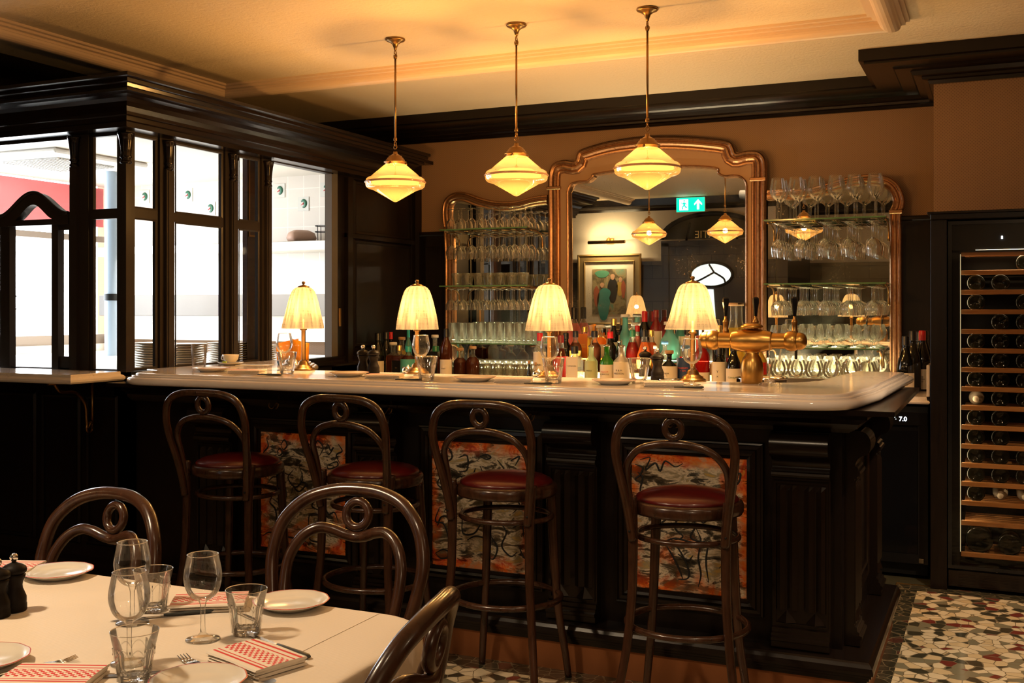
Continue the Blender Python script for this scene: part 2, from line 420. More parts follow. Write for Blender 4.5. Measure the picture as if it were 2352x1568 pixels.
# floor: irregular marble terrazzo with a dark border, grey-green fine terrazzo behind the bar
fm = mat('palladiana_terrazzo', (.5, .45, .35), .14, spec=.55); t = NT(fm)
v = t.coord((1, 1, 1)); sep = t.n('ShaderNodeSeparateXYZ', i_0=v)
wob = t.n('ShaderNodeTexNoise', i_Scale=9.0, i_Vector=v); vv = t.n('ShaderNodeMixRGB', i_0=.02, i_1=v, i_2=wob.outputs[1])
vd = t.n('ShaderNodeTexVoronoi', feature='DISTANCE_TO_EDGE', i_Vector=vv.outputs[0], i_Scale=19.0, i_Randomness=1.0)
vc = t.n('ShaderNodeTexVoronoi', i_Vector=vv.outputs[0], i_Scale=19.0, i_Randomness=1.0)
cr = t.n('ShaderNodeSeparateColor', i_0=vc.outputs['Color'])
vein = t.noise(v, 40, 4, .7, 1)
chips = t.ramp(cr.outputs[0], [(0, (.70, .58, .40)), (.30, (.62, .48, .29)), (.5, (.20, .18, .12)), (.66, (.045, .04, .025)), (.84, (.16, .03, .022)), (.90, (.72, .60, .42))], 'CONSTANT')
darks = t.ramp(cr.outputs[1], [(0, (.030, .028, .018)), (.5, (.045, .04, .026)), (.92, (.08, .03, .02))], 'CONSTANT')
X_, Y_ = sep.outputs[0], sep.outputs[1]
reg = t.math('MAXIMUM', t.math('MULTIPLY', t.math('GREATER_THAN', X_, -.375), t.math('LESS_THAN', Y_, 5.90)), t.math('LESS_THAN', Y_, 3.90))
col = t.mix(reg, darks, chips)
col = t.mix(t.math('MULTIPLY', t.math('SUBTRACT', vein, .5), .5), col, (.3, .25, .18))
grout = t.mix(reg, (.16, .125, .075), (.20, .16, .10))
col = t.mix(t.math('LESS_THAN', vd.outputs['Distance'], .035), col, grout)
fine = t.ramp(t.noise(v, 260, 2, .8), [(.35, (.035, .035, .024)), (.65, (.075, .07, .045))])
zone = t.math('MAXIMUM', t.math('MULTIPLY', t.math('LESS_THAN', X_, -.484), t.math('GREATER_THAN', Y_, 4.1)), t.math('GREATER_THAN', Y_, 6.02))
col = t.mix(zone, col, fine); t.to(col, 'Base Color')
struct(MB().box(-7.2, 2.2, -1.6, 7.3, -.1, 0).build('floor', fm), 'cream, black and red marble chip floor with a dark border')
b = MB(); b.tube([(-.484, 4.05, .0015), (-.484, 6.02, .0015), (-.28, 6.02, .0015)], .003, 4)
struct(b.build('trim_0', M['brass']), 'thin brass strip let into the floor beside the bar')

def wall(name, x0, x1, y0, y1, z0, z1, m, label=None): return struct(MB().box(x0, x1, y0, y1, z0, z1).build(name, m), label)
wall('wall_back', -7.2, XN, YW, YW+.12, 0, ZC, M['paper'], 'dotted tan wallpaper above dark panelling behind the bar')
wall('wall_right', XN, 2.2, YB, YW+.12, 0, ZC, M['paper2'], 'scalloped tan wallpaper on the projecting wall above the wine cabinet')
wall('wall_far_right', 2.05, 2.2, -1.5, YB, 0, ZC, M['paper2'])
for nm, a in (('ceiling', (-7.2, 2.2, -1.6, YW+.1)),):
    struct(MB().box(a[0], a[1], a[2], a[3], ZC, ZC+.1).build(nm, M['ceil']), 'cream embossed ceiling with a raised plaster border')
# dark wainscot on the back wall, and a dado cap
b = MB(); b.box(-3.95, XN, YW-.035, YW, 0, 2.0); b.box(-3.95, XN, YW-.05, YW, 2.0, 2.03, .006)
for x0, x1 in ((-3.90, -3.76),): b.box(x0, x1, YW-.042, YW-.034, 1.2, 1.92, .004)
struct(b.build('trim_1', M['black']), 'black wood wall panelling behind the bottles')
# black crown moulding
crown = [(0, 0), (.02, 0), (.03, .018), (.055, .022), (.06, .035), (.10, .040), (.115, .060), (.19, .062), (.20, .072), (.335, .073), (.335, .085), (.36, .088), (.36, .15), (0, .15)]
cz = 2.70
b = MB(); b.sweep([(2.05, YB, cz), (XN, YB, cz), (XN, YW, cz), (-7.0, YW, cz)], [(-u, vv_) for u, vv_ in crown][::-1])
struct(b.build('trim_2', M['blackm']), 'black crown moulding around the top of the wallpaper')
# plaster border on the ceiling
pb = [(-.10, 0), (-.10, -.012), (-.078, -.014), (-.078, -.026), (-.055, -.028), (-.055, -.040)] + [(-.05+.045*(1-cos(R(a))), -.04-.035*sin(R(a))) for a in range(0, 181, 20)] + [(.045, -.034), (.06, -.03), (.06, -.016), (.078, -.014), (.078, 0)]
b = MB(); b.sweep([(-4.45, -1.2, ZC), (-4.45, 5.42, ZC), (-.46, 5.42, ZC), (-.46, -1.2, ZC)], [(-u, vv_) for u, vv_ in pb], smooth=False)
struct(b.build('trim_3', M['mould']), 'raised cream plaster border running around the ceiling panel')
# wall opposite (seen in the mirrors)
M['tile'] = mat('dark_wainscot_tiles', (.05, .042, .034), .3); t = NT(M['tile'])
br = t.n('ShaderNodeTexBrick', i_Vector=t.coord((1, 1, 1), (R(90), 0, 0)), i_Color1=(.055, .045, .036, 1), i_Color2=(.04, .034, .028, 1), i_Mortar=(.015, .012, .01, 1), i_Scale=1.0)
br.inputs['Brick Width'].default_value = .32; br.inputs['Row Height'].default_value = .30; br.inputs['Mortar Size'].default_value = .006
t.to(br.outputs[0], 'Base Color')
M['pale'] = mat('pale_grey_white_wallpaper', (.58, .52, .44), .6)
def opposite(n, x0, x1, y):
    struct(MB().box(x0, x1, y-.15, y, 0, ZC).build('wall_opposite_%d' % n, M['pale']))
    b = MB(); b.box(x0, x1, y-.0, y+.03, 0, 1.98); b.box(x0, x1, y, y+.06, 1.98, 2.03)
    struct(b.build('baseboard_%d' % n, M['tile']))
    b = MB(); b.sweep([(x0, y, 2.70), (x1, y, 2.70)], [(-u, q) for u, q in [(0, 0), (.03, 0), (.05, .03), (.10, .05), (.16, .06), (.18, .15), (0, .15)]][::-1])
    struct(b.build('trim_%d' % (10+n), M['blackm']))
opposite(1, -7.2, -2.55, .30); opposite(2, -2.4, 2.2, -1.45)
wall('wall_left', -2.55, -2.40, -1.45, .30, 0, ZC, M['tile'])
wall('wall_left_front', -6.35, -6.2, .3, YF, 0, ZC, M['black'])
# bulkhead above the booth and the booth's roof
b = MB(); b.box(-7.2, -5.2, YF+.02, YW, 2.58, ZC); b.box(-5.25, -4.95, YF+.02, YW, 2.78, ZC)
struct(b.build('wall_left_upper', M['blackm']))
wall('wall_left_near', -6.35, -6.2, YF-.4, YF+.02, 2.2, ZC, M['blackm'])
# ---------------------------------------------------------------- glazed booth
M['tileW'] = mat('cream_kitchen_tiles', (.80, .74, .64), .3); t = NT(M['tileW'])
br = t.n('ShaderNodeTexBrick', i_Vector=t.coord((1, 1, 1), (R(90), 0, 0)), i_Color1=(.82, .75, .65, 1), i_Color2=(.78, .72, .62, 1), i_Mortar=(.95, .90, .80, 1), i_Scale=1.0)
br.offset = 0; br.inputs['Brick Width'].default_value = .15; br.inputs['Row Height'].default_value = .15; br.inputs['Mortar Size'].default_value = .004
t.to(br.outputs[0], 'Base Color')
M['cream2'] = mat('cream_kitchen_paint', (.88, .82, .72), .6)
M['redpaint'] = mat('bright_red_gloss_paint', (.85, .20, .21), .35)
wall('wall_kitchen', -7.0, XB-.1, 6.98, 7.02, 1.2, 2.56, M['tileW'], 'cream tiled kitchen wall with small fish tiles seen through the booth')
struct(MB().box(-7.0, XB-.08, YF+.06, 6.98, 2.50, 2.56).build('ceiling_booth', M['cream2']), 'cream ceiling inside the glazed booth')
# street side with its window opening
b = MB(); b.box(-7.15, -7.0, YF, 7.05, 0, 1.16); b.box(-7.15, -7.0, YF, 4.15, 1.16, 2.6)
struct(b.build('wall_street', M['cream2']))
b = MB(); b.box(-7.12, -7.02, 4.17, 6.97, 2.16, 2.49)
o = b.build('street_awning', M['redpaint']); tag(o, 'red shop awning beyond the booth window, above the street', 'awning')
b = MB()
b.box(-7.10, -7.03, 4.1, 7.0, 2.03, 2.08); b.box(-7.10, -7.03, 4.1, 7.0, 1.16, 1.24)
for y in (5.1, 6.72): b.box(-7.10, -7.03, y, y+.04, 1.24, 2.16)
struct(b.build('window_9', mat('grey_street_window_frame', (.30, .24, .19), .4)))
# booth joinery: base, posts, rails, cornice
b = MB()
b.box(-6.2, XB, YF, YF+.08, 0, 1.10); b.box(XB-.08, XB, YF, YW-.0, 0, 1.10)
# raised panels on the base (front and side)
def panelY(b, x0, x1, z0, z1, y, d=.012, fr=.02):
    b.sweep([(x0, y, z0), (x1, y, z0), (x1, y, z1), (x0, y, z1)], [(0, 0), (0, .010), (fr*.5, .014), (fr, .004), (fr, 0)], n=(0, -1, 0), closed=True)
def panelX(b, y0, y1, z0, z1, x, fr=.02):
    b.sweep([(x, y0, z0), (x, y1, z0), (x, y1, z1), (x, y0, z1)], [(0, 0), (0, .010), (fr*.5, .014), (fr, .004), (fr, 0)], n=(1, 0, 0), closed=True)
for x0, x1 in ((-4.19, -4.02), (-4.50, -4.27), (-5.1, -4.58)): panelY(b, x0, x1, .28, 1.0, YF)
pl = [(0, 0), (.03, 0), (.03, .14), (.018, .155), (.018, .18), (0, .20)]
b.sweep([(-6.2, YF, 0), (XB, YF, 0), (XB, 4.08, 0)], pl)
b.sweep([(-6.2, YF, 1.08), (XB, YF, 1.08), (XB, YW, 1.08)], [(0, 0), (.012, .0), (.022, .012), (.022, .028), (.012, .04), (.012, .06), (0, .065)])
booth = thing('glazed_booth', 'black wooden glazed booth with column posts at the left of the bar', 'booth', (XB, YF, 0))
def inb(mb, name, m, parent=booth, label=None):
    o = mb.build(name, m, parent); o.location = (-XB, -YF, 0)
    if label: o['label'] = label
    return o
inb(b, 'base_panelling', M['black'])
ZH, ZS, ZR0, ZR1 = 2.33, 1.15, 1.913, 1.963
S = M['slate']
def post(x, y, w=.05, d=.06, capital=True, axis='y'):
    b = MB(); b.box(x-w/2, x+w/2, y-w/2, y+w/2, ZS-.02, ZH+.02)
    for k in (-1, 1):   # slim beads at both edges
        if axis == 'x': b.box(x+w/2-.002, x+w/2+.008, y+k*w*.32-.006, y+k*w*.32+.006, ZS, ZH)
        else: b.box(x+k*w*.32-.006, x+k*w*.32+.006, y-w/2-.008, y-w/2+.002, ZS, ZH)
    inb(b, 'post', S)
def capital(x, y, w):
    b = MB(); pr = [(w*.55, ZH-.155), (w*.72, ZH-.15), (w*.72, ZH-.142), (w*.56, ZH-.137), (w*.56, ZH-.128), (w*.75, ZH-.122), (w*.60, ZH-.11), (w*.66, ZH-.08), (w*.78, ZH-.04), (w*.94, ZH-.012), (w*1.05, ZH-.008), (w*1.05, ZH), (0, ZH)]
    b.lathe(pr, 32, (x, y, 0), rf=lambda a, z, r: r*(1+.06*(cos(10*a))) if ZH-.12 < z < ZH-.01 else r)
    inb(b, 'capital', M['blackm'])
# corner post
cx, cy = XB-.005, YF+.005
b = MB(); b.box(XB-.06, XB, YF, YF+.06, ZS-.04, ZH+.02)
b.box(XB-.022, XB+.012, YF-.012, YF+.022, ZS-.04, ZH-.15)
inb(b, 'corner_post', S); capital(XB-.005, YF+.005, .040)
# side posts (between side windows)
for y0, y1 in ((4.29, 4.429), (4.807, 4.951), (5.134, 5.263)):
    b = MB(); ym = (y0+y1)/2; b.box(XB-.05, XB, y0+.018, y1-.018, ZS-.04, ZH+.02)
    b.box(XB-.03, XB-.012, y0, y1, ZS-.02, ZH); b.box(XB, XB+.020, ym-.024, ym+.024, ZS-.02, ZH-.15); b.box(XB+.018, XB+.024, ym-.012, ym+.012, ZS, ZH-.16)
    inb(b, 'post', S); capital(XB+.010, ym, .034)
# front posts
for x0, x1, xc in ((-4.323, -4.18, -4.285),):
    b = MB(); b.box(x0+.02, x1-.02, YF, YF+.05, ZS-.04, ZH+.02); b.box(x0, x1, YF+.012, YF+.03, ZS-.02, ZH)
    b.box(xc-.024, xc+.024, YF-.020, YF, ZS-.02, ZH-.15); inb(b, 'post', S); capital(xc, YF-.010, .034)
b = MB(); b.box(-5.05, -4.95, YF, YF+.05, ZS-.04, ZH+.02); b.box(-6.2, -5.6, YF, YF+.05, ZS-.04, ZH+.02); inb(b, 'post', S)
# rails
b = MB()
for y0, y1 in ((4.13, 4.29), (4.429, 4.807), (4.951, 5.134)):
    for z0, z1 in ((ZR0, ZR1), (ZS-.04, ZS), (ZH-.005, ZH+.03)):
        b.box(XB-.035, XB-.008, y0-.01, y1+.01, z0, z1)
    for (za, zb) in ((ZS, ZR0), (ZR1, ZH)):      # glazing beads
        b.sweep([(XB-.01, y0, za), (XB-.01, y1, za), (XB-.01, y1, zb), (XB-.01, y0, zb)], [(0, 0), (0, .006), (-.008, .002), (-.008, 0)], n=(1, 0, 0), closed=True)
for x0, x1 in ((-4.18, -4.01), (-6.2, -4.323)):
    for z0, z1 in ((ZR0-.005, ZR1-.005), (ZS-.04, ZS), (ZH-.005, ZH+.03)):
        if x0 < -5 and z0 < ZR1 and z0 > ZS: continue
        b.box(x0-.01, x1+.01, YF+.010, YF+.036, z0, z1)
inb(b, 'glazing_rail', S)
b = MB(); b.box(XB-.05, XB+.0, 5.26, 5.90, ZH+.005, ZH+.06); inb(b, 'opening_head', S)
# arched pediment over the serving hatch in the front
def archx(u):   # ogee: u 0..1 across, returns height
    u = abs(u); return .115*(.5+.5*cos(pi*min(1, u/.98)))**1.0
b = MB(); top = []; bot = []
for i in range(41):
    u = -1+i/20; x = -4.578+u*.252
    top.append((x, YF-.01, 1.945+archx(u))); bot.append((x, YF-.01, 1.915+max(0, .105*(.5+.5*cos(pi*min(1, abs(u)/.62))) if abs(u) < .62 else 0)*.78))
b.loft([[top[i], (top[i][0], YF+.04, top[i][2]), (bot[i][0], YF+.04, bot[i][2]), bot[i]] for i in range(41)])
b.tube([(p[0], YF-.012, p[2]) for p in top], .010, 6)
b.box(-4.83, -4.323, YF-.015, YF+.04, 1.888, 1.918)
inb(b, 'arched_pediment', S)
b = MB(); b.box(-4.83, -4.758, YF, YF+.04, ZS-.02, 1.90); b.box(-4.455, -4.41, YF, YF+.04, ZS-.02, 1.90); b.box(-4.41, -4.33, YF+.01, YF+.03, ZS-.02, ZS+.06); b.box(-4.41, -4.33, YF+.01, YF+.03, 1.86, 1.90)
b.box(-4.345, -4.323, YF+.01, YF+.03, ZS, 1.9)
inb(b, 'hatch_frame', S)
# panes
def pane(b): inb(b, 'glass_pane', M['pane'])
for y0, y1 in ((4.13, 4.29), (4.429, 4.807), (4.951, 5.134)):
    for za, zb in ((ZS, ZR0), (ZR1, ZH)): pane(MB().poly([(XB-.02, y0, za), (XB-.02, y1, za), (XB-.02, y1, zb), (XB-.02, y0, zb)]))
for x0, x1, za, zb in ((-4.18, -4.01, ZS, ZR0), (-4.18, -4.01, ZR1, ZH), (-4.95, -4.323, 2.0, ZH), (-4.41, -4.345, ZS+.05, 1.87)):
    pane(MB().poly([(x0, YF+.02, za), (x1, YF+.02, za), (x1, YF+.02, zb), (x0, YF+.02, zb)]))
# cornice around the booth
corn = [(-.06, 0), (.10, .0), (.10, .025), (.112, .03), (.115, .05), (.125, .055)]
corn += [(.125+.10*(1-cos(R(a))), .055+.085*sin(R(a))) for a in range(10, 91, 16)]
corn += [(.235, .142), (.235, .155), (.245, .158), (.250, .172), (.262, .176), (.266, .192), (.285, .198), (.285, .215), (-.06, .215)]
b = MB(); b.sweep([(-6.2, YF, ZH+.01), (XB, YF, ZH+.01), (XB, 6.70, ZH+.01)], corn, smooth=False)
inb(b, 'cornice', M['blackm'])
b = MB(); b.box(-6.2, XB+.1, YF-.1, YW, 2.535, 2.56); inb(b, 'roof', M['blackm'])
# solid panelled side behind the pass-through opening
b = MB(); b.box(XB-.05, XB, 5.881, 5.95, 1.0, ZH+.05); inb(b, 'opening_jamb', mat('lit_grey_jamb', (.11, .095, .075), .45))  # light falling on the jamb is put into its grey colour
b = MB(); b.box(XB-.10, XB, 5.95, YW, 1.0, 2.56)
for z0, z1 in ((1.22, 1.90), (1.98, 2.30)):
    panelX(b, 6.16, 6.88, z0, z1, XB, .03)
b.box(XB, XB+.03, 6.03, 6.09, 1.1, 2.33); b.box(XB, XB+.03, 6.93, 6.99, 1.1, 2.45); b.box(XB, XB+.02, 6.03, 6.99, 1.93, 1.96)
inb(b, 'side_panelling', M['black'])
b = MB(); b.box(XB, XB+.006, 5.96, 5.985, 1.34, 1.46, .002); inb(b, 'brass_plate', M['agedbrass'])
# kitchen inside: counter, shelf, extractor, tiles with fish, plates
o = MB().box(-6.98, XB-.12, YF+.3, 6.96, 1.02, 1.10, .006).build('kitchen_counter', M['white']); tag(o, 'white kitchen counter carrying the plates inside the booth', 'counter')
o = MB().box(-6.9, -4.1, 6.66, 6.98, 1.895, 1.965, .004).build('kitchen_shelf', mat('pale_steel_shelf', (.6, .57, .52), .3, .3)); tag(o, 'long pale wall shelf below the fish tiles inside the booth', 'shelf')
o = MB().box(-6.9, -4.1, 6.80, 6.98, 1.40, 1.57, .004).build('kitchen_hood_rail', mat('grey_satin_steel', (.13, .12, .11), .5)); tag(o, 'grey steel band along the kitchen wall below the long shelf', 'wall rail')
t_ = thing('ceiling_air_unit', 'white square air conditioning unit with a grille in the booth ceiling', 'air conditioner', (-5.95, 5.5, 2.50))
MB().box(-.42, .42, -.42, .42, -.035, 0, .012).build('frame', M['white'], t_)
b = MB()
for k in range(-9, 10): b.box(-.26, .26, k*.027-.008, k*.027+.008, -.047, -.036)
for k in range(-6, 7): b.box(k*.04-.003, k*.04+.003, -.26, .26, -.05, -.046)
b.build('grille', mat('white_grille', (.6, .58, .54), .5), t_)
for i, (px, py) in enumerate(((332, 452), (431, 448), (483, 479), (642, 438), (697, 468), (749, 435))):
    x, y, z = onY(px, py, 6.978)
    t_ = thing('fish_tile', 'small tile with a green and red fish, %s from the left in the booth' % ['first', 'second', 'third', 'fourth', 'fifth', 'sixth'][i], 'tile', (x, 6.978, z), group='fish tiles on the kitchen wall')
    MB().box(-.052, .052, -.004, 0, -.055, .055).build('tile_face', mat('white_tile_glaze', (.75, .74, .66), .2) if i == 0 else bpy.data.materials['white_tile_glaze'], t_)
    b = MB(); pts = [(.022*cos(R(a)), -.006, .026*sin(R(a))) for a in range(-100, 150, 20)]
    b.tube(pts, [.004+.012*sin(pi*k/(len(pts)-1)) for k in range(len(pts))], 6, flat=.4)
    b.build('painted_fish', mat('green_fish_paint', (.03, .16, .09), .3) if i == 0 else bpy.data.materials['green_fish_paint'], t_)
    b = MB(); b.tube([(-.02, -.006, -.01), (0, -.006, 0), (.012, -.006, .02)], [.002, .006, .002], 6, flat=.4)
    b.build('painted_fin', M['redc'], t_)
# wire stand and bag on the shelf
x, y, z = onY(742, 520, 6.82)
t_ = thing('wire_stand', 'black wire plate stand on the long shelf inside the booth', 'stand', (x, 6.82, 1.965))
b = MB()
for zz in (.12, .075): b.tube([(.06*cos(R(a)), .06*sin(R(a)), zz) for a in range(0, 360, 20)], .003, 6, closed=True)
for a in (20, 140, 260): b.tube([(.055*cos(R(a)), .055*sin(R(a)), .0), (.06*cos(R(a)), .06*sin(R(a)), .12)], .003, 6)
b.build('wire_frame', M['blackrub'], t_)
o = MB().lathe([(0, 0), (.10, 0), (.115, .03), (.10, .07), (.06, .09), (0, .095)], 14, rf=lambda a, z, r: r*(1+.15*sin(3*a)+.1*cos(5*a))).build('storage_bag', mat('brown_paper_bag', (.45, .28, .2), .5)); o.location = (onY(690, 528, 6.8)[0], 6.8, 1.965); tag(o, 'crumpled brown bag lying beside the wire stand on the booth shelf', 'bag')
# plates
pm = MB().lathe([(0, .003), (.05, .002), (.055, 0), (.07, .004), (.118, .016), (.12, .018), (.117, .019), (.07, .009), (0, .008)], 28)
plate0 = None; words = ['lowest', 'second', 'third', 'fourth', 'fifth', 'sixth', 'seventh', 'eighth', 'ninth', 'tenth', 'eleventh', 'twelfth', 'thirteenth']
for (x, y, n, nm_) in ((-4.27, 4.62, 12, 'by the corner post'), (-4.30, 4.90, 11, 'behind the second booth post'), (-4.22, 5.18, 11, 'behind the tall glass'), (-4.25, 5.52, 9, 'next to the coffee cup')):
    for k in range(n):
        if plate0 is None: o = plate0 = pm.build('dinner_plate', M['china'])
        else: o = plate0.copy(); COL.objects.link(o)
        o.location = (x+rnd.uniform(-.004, .004), y, 1.1003+k*.0135)
        tag(o, 'white plate in the stack %s, %s up' % (nm_, words[k]), 'plate', 'stacked plates inside the booth')
# grey-blue post, dark cabinet door inside, railings in the street
t_ = thing('service_pipe', 'pale blue-grey pipe standing inside the booth behind the front window', 'pipe', (-6.15, 6.18, 1.10))
MB().lathe([(.045, 0), (.045, 1.40)], 16).build('pipe', mat('blue_grey_paint', (.28, .36, .45), .4), t_)
MB().lathe([(.05, .42), (.05, .47)], 16).build('bracket', M['blackrub'], t_)
t_ = thing('narrow_cabinet', 'narrow dark brown framed panel seen through the third side window of the booth', 'cabinet', (-4.12, 5.28, 1.10))
MB().box(-.02, .02, -.07, .085, 0, 1.30, .004).build('body', wood('dark_brown_door', (.035, .014, .008), (.06, .025, .014), .3), t_)
b = MB(); b.sweep([(.02, -.05, .8), (.02, .065, .8), (.02, .065, 1.25), (.02, -.05, 1.25)], [(0, 0), (0, .004), (.01, .004), (.01, 0)], n=(1, 0, 0), closed=True)
b.build('inset_panel', M['agedbrass'], t_)
o = MB().box(-13.4, -13.2, 6.0, 12.0, 0, 1.42).build('street_parapet', mat('white_stone', (.85, .85, .85), .7)); tag(o, 'white street wall under the black railings outside', 'wall')
t_ = thing('street_railing', 'black iron street railing seen through the front booth window', 'railing', (-13.3, 9.6, 1.42))
b = MB(); b.box(-.012, .012, -.75, 1.9, .03, .05); b.box(-.012, .012, -.75, 1.9, .22, .24); b.build('rail', M['blackrub'], t_)
for k in range(20):
    MB().lathe([(.010, 0), (.010, .26), (.02, .27), (0, .32)], 6).build('bar', M['blackrub'], t_, (0, -.7+k*.135, 0))
o = MB().box(-30, -7.3, -8, 30, -.12, -.02).build('street_ground', mat('pale_pavement', (.6, .6, .6), .8)); struct(o)
# marble ledge with iron bracket on the booth front
b = MB(); ol = [(-6.2, 3.70), (-3.93, 3.70), (-3.93, YF-.024), (-6.2, YF-.024)]
b.stack(ol, [(.02, 1.100), (.006, 1.102), (0, 1.110), (0, 1.120), (.008, 1.128), (.016, 1.132), (.016, 1.142), (.018, 1.145)])
t_ = thing('marble_ledge', 'cream marble serving ledge fixed to the front of the glazed booth', 'ledge', (-4.5, 3.9, 1.10))
o = b.build('ledge_slab', M['marble'], t_); o.location = (4.5, -3.9, -1.10)
b = MB(); pth = smooth_path([(-4.14, 3.80, 1.09), (-4.14, 3.84, 1.05), (-4.14, 3.93, 1.04), (-4.14, 3.99, .98), (-4.14, 4.00, .90), (-4.14, 4.01, .86), (-4.14, 4.03, .89)], 6)
b.tube(pth, .008, 8); b.tube([(-4.14, 3.76, 1.095), (-4.14, 4.038, 1.092)], .008, 6); b.tube([(-4.14, 4.038, 1.09), (-4.14, 4.038, .85)], .008, 6)
b.tube([(-4.14, 4.02+.02*cos(R(a)), .86+.025*sin(R(a))) for a in range(0, 360, 30)], .007, 6, closed=True)
o = b.build('scroll_bracket', M['agedbrass'], t_); o.location = (4.5, -3.9, -1.10)

# ================================================================ THE BAR
bar = thing('bar_counter', 'long black panelled bar with a cream marble top and copper kick plate', 'bar', (-2.1, 4.1, 0))
def inbar(mb, name, m, label=None, parent=None):
    o = mb.build(name, m, parent or bar)
    if not parent: o.location = (2.1, -4.1, 0)
    if label: o['label'] = label
    return o
XE = -.52
outl = [(-3.5, 3.80)] + [(-.62, 3.80)] + arc(-.62, 3.98, .18, -78, -6, 5) + [(-.40, 4.3), (-.36, 5.45), (-.66, 5.45), (-.72, 4.62)] + arc(-.90, 4.60, .16, 0, -90, 5) + [(-3.05, 4.44)] + arc(-3.05, 4.62, .18, 270, 215, 4) + [(-3.55, 5.15), (-3.6, 5.22), (XB+.024, 5.22), (XB+.024, 4.12)]
outl += arc(-3.60, 4.0, .20, 165, 262, 6)
b = MB(); nose = [(.031 , 1.098), (.03 , 1.098)]+[(.018*(1-cos(R(a))), 1.117+.018*sin(R(a))) for a in range(-80, 81, 20)]+[(.020, 1.1352), (.0215, 1.1352), (.0215, 1.1365), (.0215, 1.1405), (.0225, 1.142), (.038, 1.1425), (.0395, 1.1427), (.040, 1.144), (.0405, 1.149), (.043, 1.152), (.049, 1.1533), (.056, 1.1535), (.060, 1.1535)]
b.stack(outl, nose, smooth=True); inbar(b, 'marble_top', M['marble'], 'cream marble top with a moulded nosing')
ZT = 1.1535
# body
b = MB(); b.box(-3.91, XE, 4.10, 4.16, .12, 1.098); b.box(XE-.06, XE, 4.16, 5.15, .12, 1.098); b.box(-3.91, XE-.07, 4.155, 4.42, .02, .9)
b.box(XE-.30, XE-.05, 4.40, 5.12, .02, 1.09)
inbar(b, 'carcass', M['black'])
path = [(-3.91, 4.10, 0), (XE, 4.10, 0), (XE, 5.18, 0)]
def off(z): return [(x, y, z) for x, y, _ in path]
b = MB(); b.sweep(off(1.0), [(0, 0), (.03, .0), (.034, .006), (.04, .006), (.044, .012), (.05, .012), (.054, .018), (.06, .018), (.066, .035), (.10, .055), (.10, .066), (.14, .075), (.20, .080), (.20, .098), (0, .098)])
inbar(b, 'upper_moulding', M['blackm'])
b = MB(); b.sweep(off(.115), [(0, 0), (.085, 0), (.085, .014), (.092, .017), (.092, .026), (.100, .029), (.100, .038), (.108, .041), (.108, .050), (.116, .054), (.116, .075), (.108, .085), (0, .088)][:1]+[(.098, 0), (.098, .010), (.106, .012), (.106, .021), (.114, .024), (.114, .033), (.122, .036), (.122, .045), (.118, .060), (.110, .072), (.104, .078), (0, .082)])
inbar(b, 'plinth_moulding', M['blackm'])
b = MB(); b.sweep(off(0.0), [(0, 0), (.085, 0), (.085, .118), (0, .118)]); inbar(b, 'kick_plate', M['kick'], 'brown copper kick plate')
# pilasters
def pilaster(name='pilaster'):
    W2 = .105; b = MB()
    pr = [(.0, .232), (.062, .232), (.062, .238), (.070, .241), (.070, .250), (.060, .253), (.060, .262), (.048, .266), (.048, .83), (.0, .83)]
    def ext(b, pts, x0, x1):  # pts (d,z)
        b.loft([[(x0, -d, z) for d, z in pts], [(x1, -d, z) for d, z in pts]])
    ext(b, [(0, .20), (.072, .20), (.072, .222), (.080, .226), (.080, .236), (.068, .240), (.068, .250), (.058, .254), (.058, .268), (.046, .272), (.046, .82), (0, .82)], -W2, W2)
    # vertical V flutes as raised triangular ribs
    for cx_ in (-.052, .052):
        for k in (-.022, .022):
            b.loft([[(cx_+k-.020, -.046, z), (cx_+k, -.060, z), (cx_+k+.020, -.046, z)] for z in (.335, .78)])
            b.loft([[(cx_+k-.020, -.046, .78), (cx_+k, -.060, .78), (cx_+k+.020, -.046, .78)], [(cx_+k-.020, -.046, .80), (cx_+k, -.047, .80), (cx_+k+.020, -.046, .80)]])
        # pyramid at the foot
        q = [(cx_-.036, -.046, .29), (cx_+.036, -.046, .29), (cx_, -.046, .335), (cx_, -.066, .29)]
        b.add(q, [(0, 1, 3), (1, 2, 3), (2, 0, 3)])
    b.sweep([(-W2+.008, -.046, .28), (W2-.008, -.046, .28), (W2-.008, -.046, .81), (-W2+.008, -.046, .81)], [(0, 0), (0, .006), (-.006, .006), (-.006, 0)], n=(0, -1, 0), closed=True)
    ext(b, [(0, .82), (.058, .82), (.058, .828), (.070, .832), (.074, .840), (.070, .848), (.060, .851), (.064, .858), (.060, .864), (.050, .868), (0, .868)], -W2, W2)
    # console scroll
    sc_ = [(.050+.045*(1-cos(R(a))), .868+.04*sin(R(a))) for a in range(0, 91, 15)] + [(.075+.045*cos(R(a)), .950+.048*sin(R(a))) for a in range(-50, 91, 14)] + [(.075, 1.0)]
    b.loft([[(x0_, -d, z) for d, z in sc_] for x0_ in (-W2, W2)], caps=False, closed=False, smooth=True)
    for x0_ in (-W2, W2): b.poly([(x0_, -d, z) for d, z in (sc_ + [(0, 1.0), (0, .868)])][::(-1 if x0_ < 0 else 1)])
    return b
pil = pilaster()
pils = []
for i, xx in enumerate((-3.385, -2.49, -1.565, -.66)):
    o = pil.build('pilaster', M['blackm'], bar) if i == 0 else None
    if o is None: o = pils[0].copy(); COL.objects.link(o)
    o.location = (xx+2.1, 0, 0); pils.append(o)
for yy in (4.24, 5.03):
    o = pils[0].copy(); COL.objects.link(o); o.location = (XE+2.1, yy-4.1, 0); o.rotation_euler = (0, 0, R(90)); o.scale = (.8, .8, 1)
b = MB(); panelX(b, 4.40, 4.88, .32, .93, XE, .03); panelX(b, 4.45, 4.83, .37, .88, XE, .015); inbar(b, 'side_panel', M['blackm'])
